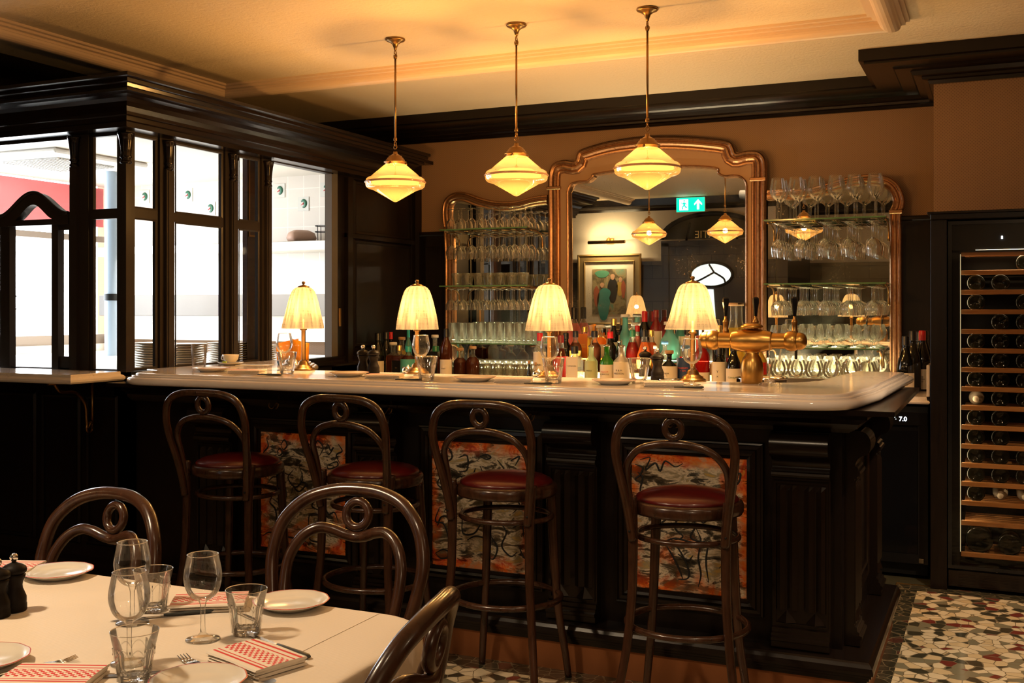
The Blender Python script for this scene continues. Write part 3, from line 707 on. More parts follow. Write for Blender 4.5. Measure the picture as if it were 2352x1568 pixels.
# painted mirror panels in moulded frames
def art_mat(seed):
    m = mat('painted_mirror_panel_%d' % seed, (.5, .3, .1), .12, .35); t = NT(m)
    v = t.coord((1, 1, 1)); mp = t.n('ShaderNodeMapping', i_0=v); mp.inputs['Location'].default_value = (seed*3.7, seed, seed*1.3)
    v2 = mp.outputs[0]
    mp2 = t.n('ShaderNodeMapping', i_0=v2); mp2.inputs['Scale'].default_value = (3.2, 1, 9)
    n1 = t.noise(mp2.outputs[0], 3.2, 5, .65, .6); n2 = t.noise(v2, 7, 4, .7, 1.2)
    c1 = t.ramp(n1, [(.30, (.03, .025, .02)), (.40, (.16, .14, .10)), (.47, (.34, .29, .22)), (.52, (.72, .60, .44)), (.58, (.30, .26, .18)), (.68, (.55, .36, .10)), (.8, (.10, .08, .06))])
    c2 = t.ramp(n2, [(.35, (.45, .34, .22)), (.52, (.75, .18, .03)), (.62, (.50, .05, .02)), (.75, (.75, .42, .06))])
    sp = t.n('ShaderNodeSeparateXYZ', i_0=v)
    ex = t.math('ABSOLUTE', sp.outputs[0]); ez = t.math('ABSOLUTE', sp.outputs[2])
    e = t.math('MAXIMUM', t.math('DIVIDE', ex, .238), t.math('DIVIDE', ez, .273))
    e = t.math('ADD', e, t.math('MULTIPLY', t.math('SUBTRACT', n2, .5), .55))
    k = t.n('ShaderNodeMapRange', i_0=e); k.inputs[1].default_value = .78; k.inputs[2].default_value = .93
    blob = t.n('ShaderNodeMapRange', i_0=t.noise(v2, 4.5, 2, .5, .5)); blob.inputs[1].default_value = .60; blob.inputs[2].default_value = .66
    fac = t.math('MAXIMUM', k.outputs[0], t.math('MULTIPLY', blob.outputs[0], .75))
    t.to(t.mix(fac, c1, c2), 'Base Color')
    t.to(t.ramp(n1, [(.45, (.75, .75, .75)), (.5, (.1, .1, .1))]), 'Metallic')
    return m
strokes = {
 0: [[(-.20,.24),(-.19,.20),(-.215,.17),(-.20,.15)],[(-.12,.21),(-.10,.235),(-.085,.21),(-.105,.19),(-.12,.21)],[(-.14,.175),(-.125,.195),(-.11,.175),(-.13,.16),(-.14,.175)],[(.03,.13),(.05,.16),(.075,.14),(.06,.11),(.03,.13)],[(.13,.13),(.18,.15),(.185,.13),(.14,.115),(.13,.13)],[(.12,.20),(.135,.225),(.15,.20),(.165,.215),(.14,.18),(.12,.20)],
     [(.0,.09),(-.01,.05),(.02,.04),(-.02,.0),(-.05,.02),(-.06,-.01)],[(-.07,-.05),(-.02,-.02),(.05,-.02),(.12,-.04)],[(.15,.08),(.16,.03),(.19,.02),(.20,-.02)],[(-.16,-.02),(-.18,-.06),(-.15,-.09),(-.14,-.15),(-.13,-.19)],[(-.12,-.02),(-.10,-.07),(-.08,-.12),(-.12,-.16)],[(.03,-.15),(.04,-.10),(.09,-.10),(.11,-.14),(.07,-.17)],[(.05,-.18),(.04,-.215),(.10,-.22),(.11,-.20),(.08,-.18)],[(-.22,-.22),(-.18,-.20),(-.10,-.21),(-.02,-.22),(.06,-.235)],[(.12,-.06),(.14,-.09),(.17,-.08),(.19,-.12)],[(.06,.20),(.08,.24),(.11,.21),(.09,.17)],[(-.05,.10),(-.08,.06),(-.04,.02),(.0,.06),(-.02,.12)],[(-.20,.02),(-.16,.06),(-.11,.04),(-.09,-.02),(-.12,-.06),(-.17,-.04)],[(-.15,.01),(-.13,.03),(-.115,.0),(-.13,-.02)],[(.08,-.02),(.05,-.06),(.10,-.08)],[(.19,.23),(.21,.20),(.18,.18),(.20,.14)]],
 1: [[(-.19,.22),(-.15,.24),(-.13,.20),(-.16,.18),(-.19,.20)],[(-.10,.20),(-.06,.21),(-.06,.15),(-.10,.14)],[(.0,.21),(.03,.22),(.05,.21),(.03,.20),(.0,.21)],[(.08,.20),(.11,.16),(.08,.13),(.10,.10)],[(.14,.20),(.18,.22),(.16,.18)],[(-.18,.12),(-.20,.08),(-.16,.05),(-.15,.0),(-.17,-.04)],[(-.19,-.02),(-.21,-.08),(-.17,-.09),(-.15,-.14),(-.14,-.19)],[(-.14,-.02),(-.12,-.08),(-.11,-.12)],[(-.08,-.04),(-.08,-.12),(-.03,-.12),(.0,-.08),(.02,-.02)],[(.03,-.05),(.05,-.12),(.08,-.17),(.06,-.22),(.03,-.20)],[(.08,-.05),(.12,-.10),(.10,-.16),(.14,-.20),(.17,-.18)],[(-.21,-.22),(-.17,-.20),(-.13,-.22),(-.18,-.24),(-.21,-.22)],[(.18,-.16),(.20,-.20),(.22,-.18)],[(-.06,-.15),(-.02,-.13),(.03,-.14),(.05,-.19)],[(.0,.17),(.03,.12),(.06,.15),(.07,.09)],[(-.02,.16),(-.03,.12),(.02,.11)],[(.10,.04),(.14,.06),(.18,.02),(.15,-.02)],[(-.12,.10),(-.09,.12),(-.06,.09),(-.09,.05)],[(-.21,.14),(-.19,.18),(-.17,.15),(-.19,.11)],[(-.20,-.10),(-.18,-.06),(-.13,-.06)],[(.15,-.08),(.19,-.06),(.20,-.12)]],
 2: [[(-.19,.24),(-.15,.25),(-.17,.20),(-.13,.23),(-.11,.20),(-.09,.24),(-.05,.22),(-.02,.235)],[(-.20,.19),(-.18,.17),(-.19,.12),(-.18,.08)],[(.15,.16),(.18,.18),(.16,.12),(.18,.09)],[(-.08,.02),(-.04,.04),(-.05,-.02),(-.02,-.05),(-.06,-.07)],[(.0,.03),(.03,.0),(.01,-.05),(.05,-.06),(.03,-.01)],[(-.10,-.08),(-.05,-.06),(.02,-.07),(.07,-.06)],[(-.10,-.07),(-.06,-.13),(-.03,-.19),(-.02,-.22)],[(-.07,-.06),(-.03,-.11),(.0,-.17),(.0,-.21),(-.04,-.22)],[(.05,-.07),(.04,-.13),(.05,-.19),(.04,-.24)],[(.08,-.06),(.07,-.14),(.08,-.22)],[(.13,-.05),(.15,-.12),(.12,-.16)],[(.14,-.20),(.15,-.22),(.18,-.23)],[(-.04,-.12),(.0,-.14),(.02,-.12)],[(-.15,.02),(-.11,.05),(-.07,.03),(-.10,.0),(-.13,-.03),(-.08,-.04)],[(.02,.05),(.05,.07),(.08,.04),(.06,.01),(.04,.03)],[(.17,.19),(.20,.21),(.19,.17),(.15,.16)],[(-.21,.22),(-.18,.21),(-.19,.18),(-.21,.16),(-.18,.15)],[(.10,.0),(.14,-.02),(.17,.03),(.19,-.01)],[(.20,-.04),(.16,-.05),(.16,-.12)],[(-.06,.06),(-.01,.08),(.05,.06),(.10,.07)]]}
for i, (x0, x1, z0, z1) in enumerate(((-3.143, -2.665, .34, .886), (-2.232, -1.765, .345, .89), (-1.33, -.863, .345, .885))):
    t_ = MB().box(-(x1-x0)/2, (x1-x0)/2, -.012, 0, -(z1-z0)/2, (z1-z0)/2).build('painted_panel', art_mat(i+1), bar)
    t_.location = ((x0+x1)/2+2.1, 4.10-4.1, (z0+z1)/2); t_['label'] = ['left panel painted with flowers and a curled figure', 'middle panel painted with loops, a hat and bottles', 'right panel painted with dancing legs'][i]
    b = MB()
    for st in strokes[i]:
        p = smooth_path([(x*1.02, -.0125, z) for x, z in st], 6)
        n_ = len(p); b.tube(p, [.0012+.0028*sin(pi*min(1, (k+1)/n_)) for k in range(n_)], 6, flat=.35)
    b.build('brush_lines', M['black_'], t_)['kind'] = 'stuff'
    b = MB(); zc, hw, hh = 0, (x1-x0)/2, (z1-z0)/2
    b.sweep([(-hw, 0, -hh), (hw, 0, -hh), (hw, 0, hh), (-hw, 0, hh)], [(-.004, 0), (-.004, .018), (.008, .020), (.010, .030), (.020, .034), (.030, .028), (.034, .020), (.048, .018), (.052, .026), (.058, .024), (.060, 0)], n=(0, -1, 0), closed=True)
    b.build('panel_frame', M['blackm'], t_)
# coat hooks under the counter
hk0 = None
for i, px in enumerate((640, 898, 1222, 1552)):
    x = onY(px, 945, 4.05)[0]
    if hk0 is None:
        hk0 = thing('coat_hook', '', 'hook', (x, 4.045, 1.0), group='double coat hooks under the counter')
        b = MB(); b.tube(smooth_path([(-.026, -.03, .022), (-.024, -.035, .006), (-.010, -.03, -.002), (0, -.012, .018), (.010, -.03, -.002), (.024, -.035, .006), (.026, -.03, .022)], 5), .0028, 6)
        b.build('prongs', M['agedbrass'], hk0)
        MB().tube([(0, .0, .02), (0, -.012, .018)], .005, 6).build('mount', M['agedbrass'], hk0)
        o = hk0
    else: o = dup(hk0, (x, 4.045, 1.0))
    o['label'] = 'brass double coat hook under the counter edge, %s' % ['behind the first stool from the left', 'behind the second stool from the left', 'behind the third stool from the left', 'behind the rightmost stool'][i]
# staff worktop behind, with steel ice bucket
o = MB().box(-3.0, -.85, 4.45, 4.98, .02, .90, .004).build('staff_worktop', mat('staff_side_steel', (.35, .33, .30), .35, .8)); tag(o, 'low steel staff worktop hidden behind the bar counter', 'worktop')
t_ = thing('ice_bucket', 'round steel bucket sunk behind the right end of the counter', 'bucket', (-.965, 4.86, .90))
MB().lathe([(0, .004), (.10, 0), (.112, .02), (.112, .238), (.116, .245), (.110, .246), (.105, .235), (.100, .02), (0, .012)], 32).build('bucket_body', M['chrome'], t_)

# ================================================================ BACK BAR
bb = thing('back_bar_counter', 'pale marble back counter under the mirrors holding bottles and glasses', 'counter', (-2.1, 6.6, 0))
def inbb(mb, name, m):
    o = mb.build(name, m, bb); o.location = (2.1, -6.6, 0); return o
ZB = .985
b = MB(); b.box(-3.94, -.95, 6.16, YW-.04, .05, .93); inbb(b, 'cabinet', M['black'])
b = MB(); b.stack([(-3.94, 6.10), (XN-.004, 6.10), (XN-.004, YW-.036), (-3.94, YW-.036)], [(.012, .945), (.004, .948), (0, .956), (.004, .964), (.014, .967), (.018, ZB)])
inbb(b, 'marble_slab', M['marble']); inbb(MB().box(XN-.022, XN-.005, 6.12, YW-.04, ZB, ZB+.17, .003), 'upstand', M['marble'])
riser = MB(); riser.box(-2.69, -1.60, 6.82, 7.00, ZB+.0005, 1.10, .004); riser.box(-2.69, -1.60, 6.62, 6.8195, ZB+.0005, 1.045, .004)
o = riser.build('bottle_riser', mat('amber_lit_riser', (.35, .2, .08), .3)); tag(o, 'stepped display riser under the middle bottles', 'riser')
# mirror
mm = bpy.data.materials.new('aged_foxed_mirror'); mm.use_nodes = True; nt = mm.node_tree; nt.nodes.clear(); t = NT(mm)
v = t.coord((1, 1, 1)); n1 = t.noise(v, 130, 3, .75, .5); n2 = t.noise(v, 3.0, 3, .6)
sp = t.n('ShaderNodeMapRange', i_0=t.math('ADD', n1, t.math('MULTIPLY', t.math('SUBTRACT', n2, .5), .55))); sp.inputs[1].default_value = .66; sp.inputs[2].default_value = .78
haze = t.n('ShaderNodeMapRange', i_0=n2); haze.inputs[1].default_value = .45; haze.inputs[2].default_value = .75; haze.inputs[4].default_value = .10
g = t.n('ShaderNodeBsdfGlossy', i_0=(.80, .80, .74, 1), i_Roughness=.004); g2 = t.n('ShaderNodeBsdfGlossy', i_0=(.34, .26, .17, 1), i_Roughness=.35)
d = t.n('ShaderNodeBsdfDiffuse', i_0=(.42, .42, .36, 1))
m1 = t.n('ShaderNodeMixShader', i_0=haze.outputs[0], i_1=g.outputs[0], i_2=d.outputs[0])
m2 = t.n('ShaderNodeMixShader', i_0=t.math('MULTIPLY', sp.outputs[0], .75), i_1=m1.outputs[0], i_2=g2.outputs[0])
out = t.n('ShaderNodeOutputMaterial'); nt.links.new(m2.outputs[0], out.inputs[0]); M['mirror'] = mm
YM, YFR = 7.035, 6.985
def q(px, py): return onY(px, py, 6.96)
def trace(pts, n=5): return smooth_path([q(*p) for p in pts], n)
prof3 = [(0, -.045), (0, .0), (.008, .010), (.018, .014), (.028, .008), (.032, .006), (.042, .016), (.054, .020), (.064, .012), (.068, .008), (.078, .014), (.086, .012), (.094, 0), (.094, -.045)]
def shiftY(path, y): return [(p[0], y, p[2]) for p in path]
# --- centre mirror
cm = thing('centre_mirror', 'tall central antique mirror with a scalloped copper-gilt frame', 'mirror', (-2.12, YW-.04, 0))
def inm(mb, name, m, par, ox, label=None):
    o = mb.build(name, m, par); o.location = (-ox, -(YW-.04), 0)
    if label: o['label'] = label
    return o
# outer outline clockwise seen from the room (left foot, up, over, down)
OUT = [(1256, 960), (1256, 520), (1255, 432), (1257, 396), (1268, 374), (1292, 366), (1316, 368), (1322, 352), (1336, 340), (1400, 322), (1480, 312), (1560, 311), (1640, 317), (1674, 324), (1684, 338), (1690, 350), (1712, 345), (1738, 346), (1754, 360), (1758, 384), (1757, 430), (1757, 520), (1757, 960)]
outer = [q(*OUT[0]), q(*OUT[1])] + smooth_path([q(*p) for p in OUT[2:-2]], 5) + [q(*OUT[-2]), q(*OUT[-1])]
outer = [(x, YFR, max(z, ZB+.001)) for x, y, z in outer]
INN = [(1301, 960), (1301, 520), (1300, 440), (1308, 422), (1326, 416), (1346, 414), (1358, 404), (1366, 398), (1452, 386), (1560, 380), (1640, 384), (1648, 396), (1662, 403), (1682, 402), (1700, 405), (1712, 420), (1713, 450), (1713, 520), (1713, 960)]
inner = [q(*INN[0]), q(*INN[1])] + smooth_path([q(*p) for p in INN[2:-2]], 4) + [q(*INN[-2]), q(*INN[-1])]
inner = [(x, YFR, max(z, ZB+.001)) for x, y, z in inner]
b = MB(); b.sweep(outer, prof3, n=(0, -1, 0)); inm(b, 'outer_moulding', M['copper'], cm, -2.12)
b = MB(); b.sweep(inner, [(-.006, -.04), (-.006, .004), (0, .010), (.008, .006), (.010, -.006)], n=(0, -1, 0)); inm(b, 'inner_bead', M['copper'], cm, -2.12)
def resample(path, n):
    P = [Vector(p) for p in path]; L = [0]
    for a, c in zip(P, P[1:]): L.append(L[-1]+(c-a).length)
    res = []; k = 0
    for i in range(n):
        d_ = L[-1]*i/(n-1)
        while k < len(L)-2 and L[k+1] < d_: k += 1
        f_ = (d_-L[k])/max(1e-9, L[k+1]-L[k]); res.append(P[k].lerp(P[k+1], min(1, f_)))
    return res
def band(b, A, B, y, n=160):
    a = resample(A, n); c = resample(B, n)
    vs = [(p.x, y, p.z) for p in a]+[(p.x, y, p.z) for p in c]
    b.add(vs, [(i, n+i, n+i+1, i+1) for i in range(n-1)])
# band between mouldings, matched piecewise (foot to shoulder to crown)
mid = lambda P: [p for p in P if p[2] > 0]
b = MB(); band(b, outer, inner, YFR+.004); inm(b, 'frame_field', M['coppermat'], cm, -2.12)
for xx in (q(1256, 430)[0], q(1757, 430)[0]):
    s_ = 1 if xx < -2 else -1; z_ = q(1256, 432)[2] if s_ > 0 else q(1757, 410)[2]
    b = MB(); b.box(xx-.006 if s_ > 0 else xx-.10, xx+.10 if s_ > 0 else xx+.006, YFR-.026, YFR, z_-.012, z_+.012, .004); inm(b, 'moulding_band', M['copper'], cm, -2.12)
def mirror_pane(path, par, ox, tilt=.0045):
    z0 = min(p[2] for p in path); vs = [(p[0], YM-.012-(p[2]-z0)*tilt, p[2]) for p in path]
    b = MB(); b.poly(vs); return inm(b, 'mirror_glass', M['mirror'], par, ox)
mirror_pane(inner, cm, -2.12)
# --- side mirrors
def side(name, label, pts, cat='mirror', ox=-3.3):
    th_ = thing(name, label, cat, (ox, YW-.04, 0))
    path = [q(*pts[0]), q(*pts[1])] + smooth_path([q(*p) for p in pts[2:-1]], 5) + [q(*pts[-1])]
    path = [(x, YFR+.008, max(z, ZB+.001)) for x, y, z in path]
    return th_, path
wl, pathL = side('left_wing_mirror', 'antique mirror wing with a wavy copper-gilt frame left of the central mirror', [(1017, 960), (1017, 600), (1014, 530), (1010, 495), (1012, 468), (1022, 450), (1042, 440), (1066, 441), (1100, 453), (1140, 461), (1180, 460), (1220, 450), (1250, 446), (1253, 446)])
prof2 = [(0, -.045), (0, 0), (.006, .010), (.014, .012), (.022, .006), (.026, .006), (.034, .014), (.044, .014), (.052, .006), (.062, .010), (.070, 0), (.070, -.045)]
b = MB(); b.sweep(pathL, prof2, n=(0, -1, 0)); inm(b, 'frame_moulding', M['copper'], wl, -3.3)
xl = q(1017, 600)[0]; b = MB(); b.box(xl-.006, xl+.074, YFR-.012, YFR+.01, 2.035, 2.06, .004); inm(b, 'moulding_band', M['copper'], wl, -3.3)
mirror_pane(pathL+[(q(1253, 446)[0], 0, ZB+.001)], wl, -3.3)
wr, pathR = side('right_wing_mirror', 'antique mirror wing with a wavy copper-gilt frame right of the central mirror', [(1760, 434), (1762, 434), (1790, 432), (1840, 432), (1880, 424), (1930, 409), (1970, 401), (2005, 399), (2040, 405), (2064, 424), (2076, 452), (2075, 475), (2069, 492), (2070, 530), (2070, 960)], ox=-1.0)
pathR = [(x, YFR+.008, z) for x, y, z in pathR]
b = MB(); b.sweep(pathR, prof2, n=(0, -1, 0)); inm(b, 'frame_moulding', M['copper'], wr, -1.0)
xr = q(2070, 530)[0]; b = MB(); b.box(xr-.074, xr+.006, YFR-.012, YFR+.01, 2.04, 2.065, .004); inm(b, 'moulding_band', M['copper'], wr, -1.0)
mirror_pane(pathR+[(q(1760, 434)[0], 0, ZB+.001)], wr, -1.0)
# glass shelves
SHL = {}
for key, side_, x0, x1, z, lab in (('L1', 'l', -3.575, -2.90, 2.010, 'top glass shelf of the left mirror wing'), ('L2', 'l', -3.575, -2.90, 1.615, 'middle glass shelf of the left mirror wing'), ('L3', 'l', -3.575, -2.90, 1.212, 'lowest glass shelf of the left mirror wing'),
                              ('R1', 'r', -1.31, -.595, 2.000, 'top glass shelf of the right mirror wing'), ('R2', 'r', -1.31, -.595, 1.608, 'middle glass shelf of the right mirror wing'), ('R3', 'r', -1.30, -.64, 1.212, 'lowest glass shelf of the right mirror wing')):
    t_ = thing('glass_shelf', lab, 'shelf', ((x0+x1)/2, 6.84, z)); hw = (x1-x0)/2
    y0 = -.18 if key[1] != '3' else -.10
    MB().box(-hw, hw, y0, .125, -.004, .004).build('glass_plate', M['shelf'], t_)
    b = MB(); b.box(-hw, hw, y0-.001, y0+.002, -.0042, .0042); b.build('polished_edge', mat('green_glass_edge', (.10, .22, .10), .15) if key == 'L1' else bpy.data.materials['green_glass_edge'], t_)
    for s_ in (-1, 1):
        b = MB(); b.tube(smooth_path([(s_*(hw-.010), -.10, -.012), (s_*(hw-.010), .02, -.016), (s_*(hw-.010), .10, -.05), (s_*(hw-.010), .112, -.13)], 5), [.006]*13+[.009]*3, 8)
        b.build('bracket', M['agedbrass'], t_)
    if key[1] in '12':
        b = MB()
        for k in range(6 if key[0] == 'R' else 9):
            n_ = 5 if key[0] == 'R' else 8
            xx = -hw+.05+(2*hw-.10)*k/n_
            for dx in (-.008, .008): b.tube([(xx+dx, -.16, -.012), (xx+dx, .11, -.012)], .0022, 6)
        b.build('hanging_rails', M['agedbrass'], t_)
    SHL[key] = ((x0+x1)/2, hw, z)

# ================================================================ LAMPS
def pendant(name='pendant_lamp'):
    t_ = thing(name, '', 'pendant lamp', (0, 0, 0), group='opal glass pendants over the bar')
    MB().lathe([(0, .845), (.05, .845), (.052, .838), (.046, .832), (.030, .826), (.016, .815), (.010, .80), (.006, .785), (0, .785)], 24).build('canopy', M['agedbrass'], t_)
    b = MB(); b.tube([(0, 0, .33), (0, 0, .745)], .0055, 8)
    b.lathe([(0, .742), (.009, .742), (.009, .752), (.006, .756), (0, .756)], 12); b.lathe([(0, .318), (.009, .318), (.009, .332), (0, .336)], 12)
    b.build('rod', M['agedbrass'], t_)
    for z in (.770, .302):
        b = MB(); b.tube([(0, .010*cos(R(a)), z+.013*sin(R(a))) for a in range(0, 360, 30)], .003, 6, closed=True)
        b.tube([(.009*cos(R(a)), 0, z-.016+.011*sin(R(a))) for a in range(0, 360, 30)], .003, 6, closed=True)
        b.build('hook', M['agedbrass'], t_)
    cap = MB(); cap.lathe([(.0, .262), (.010, .262), (.012, .250), (.018, .246), (.028, .240), (.034, .238), (.036, .230), (.041, .229), (.044, .221), (.048, .220), (.050, .212), (.060, .209), (.058, .205), (.050, .203), (.050, .192), (.046, .192)], 28)
    for k in range(3): cap.lathe([(0, .0), (.006, .001), (.006, .008), (0, .01)], 8, (0, 0, 0)) if False else cap.tube([(.048*cos(R(30+120*k)), .048*sin(R(30+120*k)), .197), (.060*cos(R(30+120*k)), .060*sin(R(30+120*k)), .197)], .005, 8)
    cap.build('gallery_cap', M['agedbrass'], t_)
    prof = [(.046, .207), (.047, .197), (.056, .193), (.085, .168), (.110, .147), (.128, .130), (.139, .127), (.149, .120), (.153, .110), (.156, .1065), (.156, .0985), (.153, .094), (.153, .086), (.149, .078), (.141, .072), (.124, .0665), (.118, .066), (.090, .050), (.050, .027), (.018, .008), (.010, .003), (0, .001)]
    MB().lathe(prof, 48).build('glass_shade', M['opal'], t_)
    MB().lathe([(.1545, .108), (.1585, .106), (.160, .1025), (.1585, .099), (.1545, .097)], 48).build('glass_band', mat('clear_pinkish_band', (.55, .33, .22), .12, .2), t_)
    return t_
pd = pendant(); PY, TIPZ = 4.80, 2.005
for i, px in enumerate((908, 1186, 1487)):
    x = onY(px, 100, PY)[0]; l = (x, PY, TIPZ)
    if i == 0: pd.location = l; o = pd
    else: o = dup(pd, l)
    o['label'] = 'opal glass pendant lamp over the bar, ' + ['nearest the glazed booth', 'middle one of the row', 'in front of the central mirror'][i]
    lamp('pendant_bulb', 'POINT', (x, PY, TIPZ+.11), 44, (1, .60, .24), size=.02)

def table_lamp():
    t_ = thing('table_lamp', '', 'table lamp', (0, 0, 0), group='brass lamps with linen shades on the bar')
    MB().lathe([(0, 0), (.055, 0), (.056, .006), (.050, .011), (.044, .013), (.042, .020), (.034, .024), (.026, .030), (.024, .040), (.018, .046), (.014, .050), (0, .05)], 32).build('lamp_base', M['agedbrass'], t_)
    MB().lathe([(.0105, .045), (.0105, .195), (.017, .197), (.018, .201), (.017, .205), (.0115, .207), (.0115, .25), (0, .25)], 20, rf=lambda a, z, r: r*(1+.05*cos(8*a)) if z < .19 else r).build('stem', M['agedbrass'], t_)
    MB().lathe([(0, .405), (.030, .405), (.031, .409), (.016, .415), (.006, .418), (.005, .421), (.0085, .425), (.009, .430), (.006, .435), (0, .436)], 20).build('finial', M['agedbrass'], t_)
    b = MB()
    for k in range(3): b.tube([(.0, 0, .40), (.04*cos(R(120*k)), .04*sin(R(120*k)), .395)], .0015, 5)
    b.tube([(0, 0, .25), (0, 0, .40)], .002, 5); b.build('shade_carrier', M['agedbrass'], t_)
    return t_
def shade(par, seed, w=1.0, flare=0.0, lift=0):
    r_ = random.Random(seed); ph = [r_.uniform(0, 6.28) for _ in range(6)]; nf = 7+seed % 3
    def rf(a, z, r):
        k = max(0, min(1, (.405-z)/.19))
        return r*(1+(.10*abs(sin(nf*a/2+ph[0]))-.06+.02*sin(3*a+ph[1])+.015*sin((nf+4)*a+ph[2]))*(.35+.65*k))
    pr = [(.026, .406), (.036, .405), (.048, .398), (.058, .385), (.067, .362), (.075, .335), (.082, .305), (.089, .275), (.095+flare*.4, .245), (.099+flare, .222), (.101+flare, .208), (.101+flare, .205), (.096+flare, .2055)]
    MB().lathe([(r*w, max(z, .205+lift)) for r, z in pr], 84, rf=rf).build('lamp_shade', M['linen'], par)
LY = 4.36
lx = [onY(697, 800, LY)[0], onY(958, 800, LY)[0], onY(1262, 800, LY)[0], onY(1591, 800, LY)[0]]
tl = table_lamp()
lab = ['at the booth end of the bar', 'between the pepper mills and the left mirror wing', 'in front of the left frame of the central mirror', 'next to the brass beer tap']
lamps_ = [tl]+[dup(tl, (0, 0, 0)) for _ in range(3)]
for i, o in enumerate(lamps_):
    o.location = (lx[i], LY, ZT); o['label'] = 'brass table lamp with linen shade, ' + lab[i]
    shade(o, i+3, (.97, 1.0, 1.0, 1.02)[i], (.003, -.002, 0, .008)[i], (0, 0, 0, .0095)[i])
    lamp('table_lamp_bulb', 'POINT', (lx[i], LY, ZT+.30), 12.0, (1, .62, .26), size=.018)

# ================================================================ BAR STOOLS
def bow(y0, pts, rad, seg=10):
    return smooth_path(pts, 6)
def stool():
    t_ = thing('bar_stool', '', 'bar stool', (0, 0, 0), group='bentwood bar stools along the bar')
    W = M['chair']
    MB().lathe([(0, .735), (.175, .735), (.192, .739), (.197, .748), (.197, .772), (.192, .780), (.180, .784), (0, .784)], 48).build('seat_ring', W, t_)
    MB().lathe([(.178, .782), (.181, .787), (.176, .795), (.15, .808), (.10, .818), (.05, .823), (0, .824)], 48).build('seat_pad', M['leather'], t_, None)
    legs = {}
    for k, (sx, sy) in enumerate(((-1, -1), (1, -1), (-1, 1), (1, 1))):
        if sy < 0: p = [(sx*.168, sy*.135, .80), (sx*.163, sy*.14, .74), (sx*.160, sy*.145, .62), (sx*.163, sy*.150, .45), (sx*.178, sy*.165, .28), (sx*.205, sy*.205, .10), (sx*.215, sy*.23, .0)]
        else: p = [(sx*.135, sy*.120, .745), (sx*.142, sy*.126, .60), (sx*.150, sy*.133, .42), (sx*.162, sy*.145, .25), (sx*.180, sy*.165, .10), (sx*.190, sy*.175, .0)]
        sp = smooth_path(p, 5); n_ = len(sp)
        MB().tube(sp, [.0195-.006*(i/(n_-1)) for i in range(n_)], 12).build('leg', W, t_)
    b = MB(); b.tube([(.178*cos(R(a)), .165*sin(R(a)), .655) for a in range(0, 360, 10)], .0105, 10, closed=True); b.build('upper_footring', W, t_)
    b = MB(); b.tube([(.212*cos(R(a)), .200*sin(R(a)), .345) for a in range(0, 360, 10)], .012, 10, closed=True); b.build('lower_footring', W, t_)
    # back: outer hoop, inner hoop, ring
    oh = [(-.158, -.158, .655), (-.165, -.165, .72), (-.180, -.185, .82), (-.198, -.215, .93), (-.200, -.228, 1.00), (-.175, -.240, 1.065), (-.110, -.247, 1.098), (0, -.25, 1.104), (.110, -.247, 1.098), (.175, -.240, 1.065), (.200, -.228, 1.00), (.198, -.215, .93), (.180, -.185, .82), (.165, -.165, .72), (.158, -.158, .655)]
    sp = smooth_path(oh, 6); b = MB(); b.tube(sp, .0155, 12); b.build('outer_hoop', W, t_)
    ih = [(-.158, -.140, .67), (-.163, -.148, .74), (-.172, -.165, .84), (-.168, -.195, .92), (-.125, -.218, .975), (-.06, -.228, .998), (0, -.230, 1.003), (.06, -.228, .998), (.125, -.218, .975), (.168, -.195, .92), (.172, -.165, .84), (.163, -.148, .74), (.158, -.140, .67)]
    b = MB(); b.tube(smooth_path(ih, 6), .0125, 12); b.build('inner_hoop', W, t_)
    b = MB(); b.tube([(.028*cos(R(a)), -.238-.004*sin(R(a)), 1.053+.031*sin(R(a))) for a in range(0, 360, 15)], .0115, 10, closed=True); b.build('back_ring', W, t_)
    b = MB()
    for s_ in (-1, 1):
        for z in (.69, .75): b.lathe([(0, -.0175), (.004, -.0172), (.004, -.010)], 8, (s_*.164, -.163, z), axis='y')
    b.build('screws', M['blackrub'], t_)
    return t_
st = stool(); SY = 3.70
slab = ['leftmost, nearest the glazed booth', 'second from the left, behind the dining chair', 'third from the left, in front of the middle panel', 'rightmost, in front of the panel with dancing legs']
for i, (px, py) in enumerate(((547, 1058), (862, 1080), (1163, 1102), (1578, 1140))):
    x, y, _ = onZ(px, py, .79); y = (SY+y)/2 if False else y
    ang = (R(2), R(-3), R(0), R(4))[i]
    o = st if i == 0 else dup(st, (0, 0, 0)); o.location = (x, y, 0); o.rotation_euler = (0, 0, ang)
    o['label'] = 'bentwood bar stool with oxblood seat, ' + slab[i]

